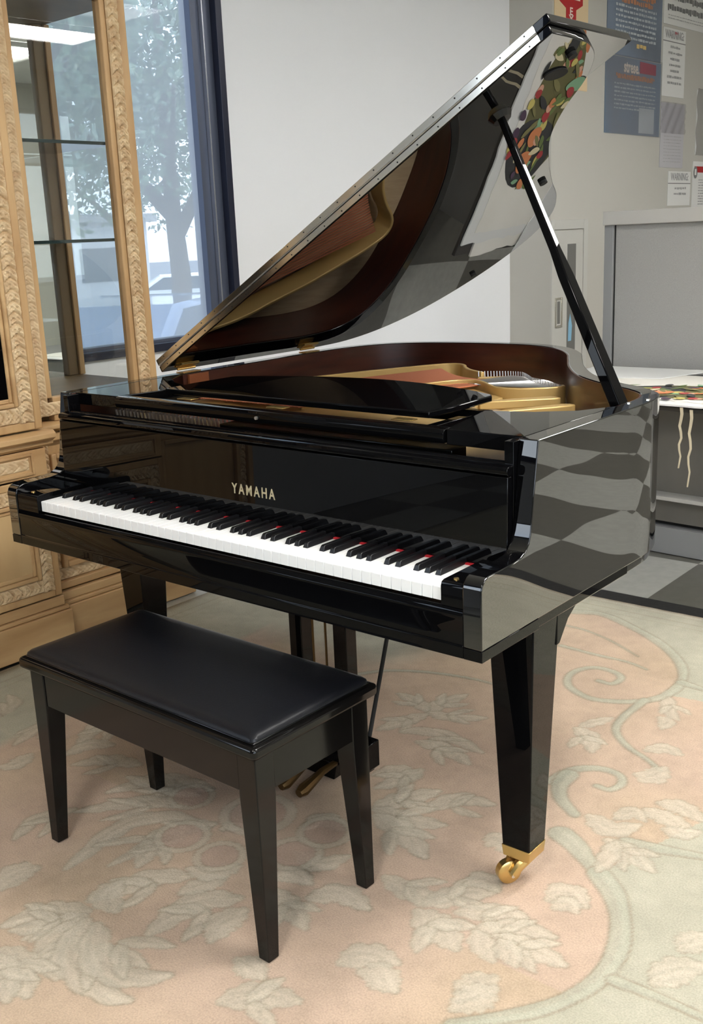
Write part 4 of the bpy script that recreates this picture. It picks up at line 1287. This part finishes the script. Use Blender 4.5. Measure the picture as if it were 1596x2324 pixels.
ap.box(bl-0.021, bl-0.003, -bw+0.03, bw-0.03, 0.365, 0.4515)
ap.build('apron', M['bench_wood'], bench, bevel=0.0015)
for sx in (-1, 1):
    for sy in (-1, 1):
        # straight outside faces, inside faces taper toward the foot
        t = 0.049; f_ = 0.028
        X0, Y0 = sx*bl, sy*bw
        mb = MB(BT)
        def q(w, z): return [(X0, Y0, z), (X0-sx*w, Y0, z), (X0-sx*w, Y0-sy*w, z), (X0, Y0-sy*w, z)]
        vs = q(f_, 0.010)+q(t, 0.355)+q(t, 0.4515)
        mb.add(vs, [(0, 1, 2, 3)]+[(4*k+i, 4*k+(i+1) % 4, 4*k+4+(i+1) % 4, 4*k+4+i) for k in range(2) for i in range(4)]+[(8, 9, 10, 11)])
        mb.build('leg', M['bench_wood'], bench, bevel=0.002)
# ------------------------------------------------------------------ grand piano
W_ = 1.462
ZT = 0.9885
piano = empty('grand_piano', (0.731, 0.80, 0.009), 'black polished baby grand piano with open lid on the rug', 'piano')
def pp(mb, name, m, bevel=0.0, parent=None, **k):
    return mb.build(name, m, parent or piano, bevel=bevel, **k)
plan = [(W_, 0.20), (W_, 0.32), (W_, 0.45), (W_, 0.57), (1.4615, 0.66), (1.454, 0.735), (1.425, 0.805), (1.360, 0.868), (1.265, 0.928), (1.155, 1.026), (1.046, 1.180), (0.963, 1.330), (0.890, 1.458), (0.790, 1.572),
        (0.665, 1.636), (0.520, 1.653), (0.360, 1.636), (0.200, 1.590), (0.085, 1.500), (0.022, 1.370), (0.0, 1.200), (0.0, 0.95), (0.0, 0.70), (0.0, 0.45), (0.0, 0.20)]
path = smooth_path(plan, 6)
armp = [(-0.003, 0.640), (-0.003, 0.752), (0.001, 0.7625), (0.009, 0.7705), (0.022, 0.7745), (0.06, 0.7750), (0.105, 0.7755), (0.132, 0.7785), (0.149, 0.786), (0.161, 0.799), (0.1675, 0.818), (0.172, 0.845), (0.177, 0.880), (0.194, ZT), (0.202, ZT), (0.202, 0.640)]
mb = MB()
mb.wall(path, 0.040, 0.640, ZT, caps=False)
ap_ = armp[:-2]+[(0.200, ZT), (0.200, 0.640)]
k = len(ap_)
for xa, xb in ((W_-0.040, W_), (0.0, 0.040)):
    mb.add([(xa, p[0], p[1]) for p in ap_]+[(xb, p[0], p[1]) for p in ap_],
           [tuple(range(k))[::-1], tuple(range(k, 2*k))]+[(i, (i+1) % k, (i+1) % k+k, i+k) for i in range(k) if i != k-2])
rim = pp(mb, 'rim', M['black_side'], bevel=0.0022, weld=True)
# veneered inner rim
pin = offset(path, 0.0402)
pp(MB().wall(pin, 0.004, 0.80, ZT-0.002), 'inner_rim', M['mahogany'], smooth=True)
# key bed and lower edge moulding
mb = MB()
lo = offset(path, 0.010)
mb.wall(lo, 0.05, 0.617, 0.640)
pp(mb, 'lower_rim_edge', M['black_side'], bevel=0.002)
mb = MB().box(0.006, W_-0.006, 0.0, 0.60, 0.6165, 0.6398)
pp(mb, 'key_bed', M['black'], bevel=0.002)
MBs = MB().prism([(p[0], p[1]) for p in offset(path, 0.045)], 0.845, 0.853)
pp(MBs, 'soundboard', M['spruce'])
for x0, x1, y0, y1 in ((0.30, 0.38, 0.6, 1.55), (0.68, 0.76, 0.6, 1.58), (0.06, 1.40, 0.60, 0.68)):
    pp(MB().box(x0, x1, y0, y1, 0.66, 0.80), 'under_beam', M['mahogany'], bevel=0.003)
# key slip
slip = [(-0.0028, 0.6175), (-0.0028, 0.6405), (-0.0010, 0.6425), (-0.0010, 0.688), (-0.0030, 0.692), (-0.0032, 0.700), (0.0, 0.7045), (0.0012, 0.7085), (0.004, 0.7110), (0.0085, 0.7110), (0.0085, 0.6175)]
pp(MB().prism(slip, 0.0405, W_-0.0405, 'x'), 'key_slip', M['black'], bevel=0.0012)
for xa in (0.0, W_-0.0400):
    pp(MB().box(xa, xa+0.0400, -0.0028, 0.2, 0.6175, 0.6395), 'arm_foot', M['black'], bevel=0.001)
# key blocks
kb = [(0.000, 0.7115), (0.000, 0.748), (0.003, 0.755), (0.010, 0.758), (0.14, 0.760), (0.146, 0.757), (0.146, 0.7115)]
pp(MB().prism(kb, 1.3735, W_-0.0405, 'x'), 'key_block', M['black'], bevel=0.001)
pp(MB().prism(kb, 0.0405, 0.1285, 'x'), 'key_block', M['black'], bevel=0.001)
for x in (0.088, 1.396):
    pp(MB().tube([(x, 0.018, 0.758), (x, 0.018, 0.761)], 0.005, 12), 'key_block_screw', M['brass'])
# keys
KX0, KY0, KZ = 0.1300, 0.0100, 0.7415
KW = 1.2420/52
pat = {0: 'A', 1: 'B', 2: 'C', 3: 'D', 4: 'E', 5: 'F', 6: 'G'}
wb = MB()
w_key = None
def rounded_key(w):
    """key top with front lip; local origin at front left top"""
    mb = MB()
    pts = [(0.0002, -0.026), (0.0, -0.0012), (0.0012, 0.0)]
    prof = [(0.0, -0.026), (0.0, -0.0015), (0.0008, -0.0004), (0.0022, 0.0), (0.148, 0.0), (0.148, -0.026)]
    mb.prism(prof, 0.0006, w-0.0006, 'x')
    return mb
first = None
for i in range(52):
    loc = (KX0+i*KW, KY0, KZ)
    if first is None:
        mb = rounded_key(KW)
        mb.v = [(p[0]+loc[0], p[1]+loc[1], p[2]+loc[2]) for p in mb.v]
        first = mb.build('white_key', M['white_key'], piano, bevel=0.0006, local=loc)
        o = first
    else:
        o = first.copy()
        COL.objects.link(o)
        o.parent = piano
        o.location = Vector(loc)-piano.location
firstb = None
nb = 0
for i in range(51):
    k = pat[i % 7]
    if k in ('B', 'E'):
        continue
    off = {'A': 0.0012, 'C': -0.0018, 'D': 0.0018, 'F': -0.0022, 'G': 0.0}[k]
    xc = KX0+(i+1)*KW+off
    loc = (xc, KY0+0.050, KZ)
    if firstb is None:
        mb = MB()
        w0, w1 = 0.0068, 0.0048
        vs = []
        for (y, z, w) in ((0.0, 0.0, w0), (0.0045, 0.0105, w1), (0.0085, 0.0122, w1), (0.0965, 0.0118, w1), (0.0965, 0.0, w0)):
            vs += [(-w, y, z), (w, y, z)]
        fs = [(0, 1, 3, 2), (2, 3, 5, 4), (4, 5, 7, 6), (6, 7, 9, 8), (8, 9, 1, 0), (0, 2, 4, 6, 8), (1, 9, 7, 5, 3)]
        mb.add([(p[0]+loc[0], p[1]+loc[1], p[2]+loc[2]) for p in vs], fs)
        firstb = mb.build('black_key', M['black_key'], piano, bevel=0.0011, local=loc)
    else:
        o = firstb.copy()
        COL.objects.link(o)
        o.parent = piano
        o.location = Vector(loc)-piano.location
pp(MB().box(0.045, W_-0.045, 0.1425, 0.1500, 0.7405, 0.7445), 'felt_strip', M['felt_red'])
# fallboard, standing open
fb = [(0.1500, 0.7445), (0.1520, 0.860), (0.1535, 0.921), (0.170, 0.921), (0.172, 0.7445)]
fall = pp(MB().prism(fb, 0.0408, W_-0.0408, 'x'), 'fallboard', M['black_board'], bevel=0.0015)
lip = [(0.1660, 0.9215), (0.1560, 0.9225), (0.1515, 0.927), (0.1510, 0.933), (0.1540, 0.9385), (0.161, 0.9410), (0.174, 0.9415), (0.1765, 0.9445), (0.182, 0.9460), (0.190, 0.9440), (0.190, 0.9215)]
pp(MB().prism(lip, 0.0408, W_-0.0408, 'x'), 'fallboard_lip', M['black'], bevel=0.0012)
for xa in (0.0405, W_-0.060):
    pp(MB().box(xa, xa+0.0195, 0.1735, 0.2115, 0.7450, 0.9850), 'cheek_stop', M['black'], bevel=0.001)
R90 = Matrix.Rotation(math.radians(90), 4, 'X')
text_mesh('YAMAHA', 0.0335, M['pale_brass'], fall, 'lettering', Matrix.Translation((0.757, 0.1510, 0.8135)) @ Matrix.Rotation(math.radians(-1.0), 4, 'X') @ R90, 0.0006, 0.78, 1.42, 0.0006)
# side shelves, front rail and cross rail
pp(MB().prism([(1.246, 0.212), (1.4212, 0.212), (1.4212, 0.60), (1.375, 0.515), (1.300, 0.462), (1.196, 0.430)], 0.9565, 0.9880), 'side_shelf', M['black'], bevel=0.002)
pp(MB().prism([(0.0405, 0.212), (0.216, 0.212), (0.266, 0.430), (0.162, 0.462), (0.087, 0.515), (0.0405, 0.60)], 0.9565, 0.9880), 'side_shelf', M['black'], bevel=0.002)
pp(MB().prism([(0.208, 0.9590), (0.204, 0.966), (0.204, 0.9800), (0.209, 0.9865), (0.216, 0.9880), (0.236, 0.9880), (0.240, 0.9840), (0.252, 0.9835), (0.256, 0.979), (0.256, 0.9590)], 0.2185, 1.2435, 'x'), 'desk_rail', M['black'], bevel=0.0015)
pp(MB().box(0.272, 1.190, 0.452, 0.475, 0.955, 0.982), 'cross_rail', M['black'], bevel=0.002)
for x in (0.285, 1.150):
    pp(MB().box(x-0.012, x+0.012, 0.257, 0.452, 0.958, 0.974), 'desk_slide', M['black'], bevel=0.001)
# folded music desk
top_ = smooth_path([(1.140, 0.548), (1.05, 0.590), (0.90, 0.635), (0.731, 0.655), (0.56, 0.635), (0.41, 0.590), (0.322, 0.548)], 6)
desk = [(0.315, 0.292), (1.148, 0.292), (1.156, 0.40), (1.150, 0.535)]+[(p[0], p[1]) for p in top_]+[(0.312, 0.535), (0.306, 0.40)]
dk = pp(MB().prism(desk, 0.9885, 1.0030), 'music_desk', M['black'], bevel=0.003)
for x in (0.420, 0.731, 1.096):
    MB().box(x-0.026, x+0.026, 0.262, 0.288, 0.9845, 0.9870).build('desk_hinge', M['brass'], dk, bevel=0.0008)
pp(MB().tube([(0.731, 0.205, 0.972), (0.731, 0.199, 0.972)], 0.004, 10), 'rail_knob', M['steel'])
# cast plate
pl = MB()
pl.prism([(0.05, 0.245), (1.41, 0.245), (1.41, 0.52), (1.30, 0.60), (1.15, 0.66), (0.99, 0.76), (0.875, 0.89), (0.86, 1.055), (0.77, 1.115), (0.70, 1.155), (0.625, 1.10), (0.56, 0.88), (0.50, 0.70), (0.05, 0.74)], 0.888, 0.906)
pl.prism([(0.885, 0.885), (0.900, 0.872), (1.050, 1.010), (1.058, 1.028), (1.040, 1.036), (1.018, 1.042)], 0.900, 0.922)
pl.prism([(1.010, 0.745), (1.030, 0.738), (1.150, 0.905), (1.155, 0.925), (1.135, 0.932), (1.115, 0.922)], 0.900, 0.925)
pl.prism([(1.130, 0.640), (1.145, 0.632), (1.235, 0.742), (1.238, 0.756), (1.222, 0.760)], 0.900, 0.922)
pl.prism([(0.609, 1.322), (0.68, 1.372), (0.76, 1.380), (0.85, 1.335), (0.93, 1.25), (0.985, 1.175), (0.955, 1.165), (0.87, 1.215), (0.78, 1.29), (0.70, 1.31), (0.62, 1.295)], 0.880, 0.917)
plate = pp(pl, 'cast_plate', M['gold_paint'], bevel=0.003)
fa = smooth_path([(0.058, 0.700), (0.080, 0.80), (0.107, 0.91), (0.160, 1.045), (0.213, 1.176), (0.272, 1.30), (0.325, 1.405), (0.375, 1.482), (0.415, 1.495), (0.450, 1.470), (0.480, 1.430), (0.535, 1.378), (0.609, 1.335)], 5)
MB().wall(fa, 0.012, 0.862, 0.930).build('bass_flange', M['gold_paint'], plate, bevel=0.003)
fbp = smooth_path([(0.470, 0.640), (0.515, 0.790), (0.548, 0.905), (0.580, 1.020), (0.607, 1.110), (0.635, 1.158), (0.672, 1.178), (0.705, 1.170), (0.740, 1.145), (0.775, 1.112), (0.815, 1.082), (0.860, 1.072), (0.905, 1.085), (0.950, 1.115), (0.982, 1.150), (0.990, 1.178), (0.975, 1.195)], 5)
MB().wall(fbp, 0.010, 0.865, 0.930).build('treble_flange', M['gold_paint'], plate, bevel=0.003)
pp(MB().box(0.56, 1.235, 0.246, 0.300, 0.9065, 0.938), 'gap_dark_block', M['satin'], bevel=0.002)  # invented dark block, makes the middle of the rail gap look dark
# strings
for i in range(42):
    t = i/41
    a = (0.075+0.40*t, 0.62, 0.917)
    b = (0.385+0.36*t, 1.440-0.17*t-0.06*math.sin(PI*t), 0.916)
    MB().tube([a, b], 0.0031, 6, cap=False).build('bass_string', M['copper'], piano, smooth=True)
for i in range(56):
    t = i/55
    a = (0.64+0.10*t, 1.185-0.03*t, 0.9185)
    ang = math.radians(112-78*t)
    b = (0.70+0.28*t, 1.365-0.175*t*t, 0.9195)
    MB().tube([a, b], 0.0011, 5, cap=False).build('treble_string', M['steel'], piano, smooth=True)
for i in range(46):
    t = i/45
    x = 0.600+0.385*t
    y = 1.335+0.040*math.sin(PI*min(1, t*1.7))-0.165*max(0, t-0.35)/0.65*1.0
    MB().tube([(x, y, 0.915), (x-0.002, y+0.002, 0.932)], 0.0016, 6).build('hitch_pin', M['steel'], plate, smooth=True)
MB().prism([(0.905, 1.135), (0.945, 1.150), (0.94, 1.165), (0.90, 1.15)], 0.9175, 0.922).build('red_felt_wedge', M['felt_red'], plate)
# tuning pins in front
for i in range(84):
    c = i//3; r = i % 3
    x = 0.085+c*0.0152
    MB().tube([(x, 0.312+r*0.016, 0.906), (x, 0.308+r*0.016, 0.930)], 0.0032, 8).build('tuning_pin', M['steel'], plate, smooth=True)
MB().box(0.13, 0.55, 0.345, 0.385, 0.9065, 0.916).build('pink_felt', M['felt_pink'], plate)
MB().prism([(1.19, 0.50), (1.26, 0.49), (1.25, 0.53), (1.20, 0.54)], 0.9065, 0.92).build('red_felt_wedge', M['felt_red'], plate)

# ---- lid
TL = Matrix.Translation((0.0, 0.0, 1.001)) @ Matrix.Rotation(math.radians(-30), 4, 'Y')
YF = 0.560
out = [(-0.012, YF), (1.480, YF), (1.480, 0.665), (1.474, 0.735), (1.443, 0.810), (1.375, 0.882), (1.275, 0.945), (1.168, 1.045), (1.065, 1.200), (0.980, 1.350), (0.905, 1.495), (0.805, 1.620),
       (0.675, 1.692), (0.525, 1.715), (0.360, 1.700), (0.195, 1.640), (0.075, 1.535), (0.008, 1.395), (-0.012, 1.215)]
lp = [out[0], out[1]]+smooth_path(out[2:], 5)
lid = pp(MB(TL).prism(lp, 0.0, 0.019), 'lid', M['lid_under'], bevel=0.002)
flap = [(-0.012, YF-0.001), (1.488, YF-0.001), (1.490, 0.70), (1.492, 0.928), (-0.012, 0.928)]
pp(MB(TL).prism(flap, 0.0205, 0.0405), 'front_lid_flap', M['lid_under'], bevel=0.002)
hg = pp(MB(TL).box(-0.004, 1.452, YF-0.0022, YF-0.0002, 0.0025, 0.0180).box(-0.004, 1.452, YF-0.0032, YF-0.0012, 0.0225, 0.0385), 'continuous_hinge', M['nickel'], bevel=0.0005)
MB(TL).tube([(-0.004, YF-0.004, 0.0202), (1.452, YF-0.004, 0.0202)], 0.0024, 8).build('hinge_pin', M['steel'], hg, smooth=True)
for i in range(22):
    s = 0.03+i*0.0665
    for z, yy in ((0.0085, YF-0.0024), (0.0325, YF-0.0034)):
        MB(TL).tube([(s, yy, z), (s, yy-0.0006, z)], 0.0018, 8).build('screw', M['dark_gap'], hg)
for (s, y, r) in ((1.440, 0.706, 0.011), (0.980, 1.292, 0.012), (0.436, 1.650, 0.010)):
    MB(TL).tube([(s, y, -0.0006), (s, y, -0.009)], r, 14).build('rubber_bumper', M['dark_gap'], lid)
cup = []
for i in range(24):
    a = 2*PI*i/24
    cup.append((1.378+0.020*math.cos(a)+0.006*math.sin(a), 0.735+0.034*math.sin(a)))
MB(TL).prism(cup, -0.004, -0.0005).build('prop_plate', M['dark_gap'], lid)
MB(TL).tube([(1.228, 0.714, -0.0005), (1.228, 0.714, -0.014)], [0.030, 0.022], 16).build('prop_cup', M['satin'], lid)
for y in (0.645, 1.192):
    h = pp(MB().box(-0.003, 0.030, y-0.035, y+0.035, ZT+0.0005, ZT+0.0030), 'butt_hinge', M['brass'])
    MB(TL).box(0.002, 0.030, y-0.035, y+0.035, -0.0032, -0.0006).build('leaf', M['brass'], h)
    MB().tube([(0.004, y-0.035, 0.9985), (0.004, y+0.035, 0.9985)], 0.0035, 8).build('knuckle', M['brass'], h)
pp(MB().box(0.041, 0.052, 0.612, 0.690, 0.925, 0.985), 'hinge_block', M['mahogany_pale'])
# ---- prop stick
a = Vector((1.412, 0.652, 0.9600)); b = Vector((TL @ Vector((1.228, 0.714, -0.012))))
d = (b-a); Ln = d.length; d.normalize()
s_ = Vector((0, 1, 0)); s_ = (s_-d*s_.dot(d)).normalized(); n_ = d.cross(s_)
def sec(t, w, h, ch):
    c = a+d*Ln*t
    P = [(-w+ch, -h), (w-ch, -h), (w, -h+ch), (w, h-ch), (w-ch, h), (-w+ch, h), (-w, h-ch), (-w, -h+ch)]
    return [tuple(c+s_*p[0]+n_*p[1]) for p in P]
mb = MB()
secs = [sec(0, 0.0215, 0.0125, 0.002), sec(0.46, 0.0185, 0.0110, 0.002), sec(0.55, 0.0115, 0.0100, 0.0028), sec(0.93, 0.0085, 0.0080, 0.0022), sec(1.0, 0.0075, 0.0075, 0.0020)]
vs = [p for q in secs for p in q]
fs = [tuple(range(8))[::-1], tuple(range(32, 40))]+[(8*k+i, 8*k+(i+1) % 8, 8*k+8+(i+1) % 8, 8*k+8+i) for k in range(4) for i in range(8)]
mb.add(vs, fs)
pp(mb, 'prop_stick', M['black'], bevel=0.001)
pp(MB().box(1.395, 1.4215, 0.625, 0.680, 0.925, 0.9625), 'prop_socket', M['brass'], bevel=0.002)
MB().tube([(1.447, 0.700, 0.9882), (1.447, 0.700, 0.9905)], 0.006, 12).build('rim_button', M['nickel'], rim)
MB().tube([(1.430, 0.640, 0.9882), (1.430, 0.640, 0.9905)], 0.005, 12).build('rim_button', M['nickel'], rim)

# ---- legs with casters
def piano_leg(cx, cy, bracket=0):
    mb = MB()
    mb.frustum((cx, cy), (0.033, 0.033), 0.098, (cx, cy), (0.0525, 0.0525), 0.6165)
    if bracket:
        pr = [(cy+0.040, 0.6165), (cy+0.040, 0.545), (cy+0.052, 0.545), (cy+0.066, 0.562), (cy+0.088, 0.588), (cy+0.118, 0.606), (cy+0.165, 0.6165)]
        mb.prism(pr, cx-0.0530, cx+0.0530, 'x')
        pr = [(cy-0.040, 0.6165), (cy-0.040, 0.545), (cy-0.052, 0.545), (cy-0.058, 0.585), (cy-0.075, 0.607), (cy-0.11, 0.6165)]
    leg = pp(mb, 'leg', M['black'], bevel=0.0025)
    MB().frustum((cx, cy), (0.0315, 0.0315), 0.072, (cx, cy), (0.034, 0.034), 0.0985).build('ferrule', M['brass'], leg, bevel=0.001)
    m = MB()
    m.tube([(cx, cy, 0.073), (cx, cy, 0.060)], 0.014, 14)
    dx, dy = -0.55, -0.83
    for s in (-1, 1):
        ox, oy = -dy*0.016*s, dx*0.016*s
        m.tube([(cx+ox, cy+oy, 0.066), (cx+ox+dx*0.018, cy+oy+dy*0.018, 0.056), (cx+ox+dx*0.034, cy+oy+dy*0.034, 0.037)], [0.011, 0.013, 0.010], 10)
    m.build('caster_fork', M['brass'], leg, smooth=True)
    c = Vector((cx+dx*0.036, cy+dy*0.036, 0.0368))
    e = Vector((-dy, dx, 0))*0.012
    MB().tube([tuple(c-e), tuple(c-e*0.7), tuple(c+e*0.7), tuple(c+e)], [0.020, 0.0265, 0.0265, 0.020], 24).build('caster_wheel', M['brass'], leg, smooth=True)
    MB().tube([tuple(c-e*2.1), tuple(c+e*2.1)], 0.004, 10).build('axle', M['nickel'], leg, smooth=True)
piano_leg(1.392, 0.262, 1)
piano_leg(0.078, 0.352, 1)
piano_leg(0.560, 1.420)

# ---- pedal lyre
ly = pp(MB().box(0.575, 0.905, 0.335, 0.388, 0.070, 0.143), 'pedal_box', M['black'], bevel=0.004)
pp(MB().box(0.585, 0.893, 0.342, 0.380, 0.058, 0.0697), 'pedal_box_foot', M['black'], bevel=0.002)
for x in (0.680, 0.828):
    pp(MB().box(x-0.021, x+0.021, 0.342, 0.382, 0.1435, 0.6165), 'lyre_post', M['black'], bevel=0.002)
for x in (0.722, 0.765):
    pp(MB().tube([(x, 0.362, 0.1432), (x, 0.362, 0.6165)], 0.0032, 8), 'pedal_rod', M['shaded_brass'], smooth=True)
for x in (0.745, 0.862):
    pp(MB().tube([(x, 0.39, 0.10), (x, 0.575, 0.6160)], 0.0055, 8), 'lyre_brace', M['dark_gap'], smooth=True)
for x in (0.675, 0.735, 0.795):
    m = MB()
    m.tube([(x, 0.345, 0.064), (x, 0.29, 0.062), (x, 0.25, 0.052), (x, 0.215, 0.044), (x, 0.200, 0.042)], [0.008, 0.010, 0.014, 0.017, 0.011], 10)
    pp(m, 'pedal', M['shaded_brass'], smooth=True)
pp(MB().frustum((0.735, 0.362), (0.05, 0.018), 0.0105, (0.735, 0.362), (0.06, 0.018), 0.0578), 'lyre_foot', M['black'], bevel=0.002)
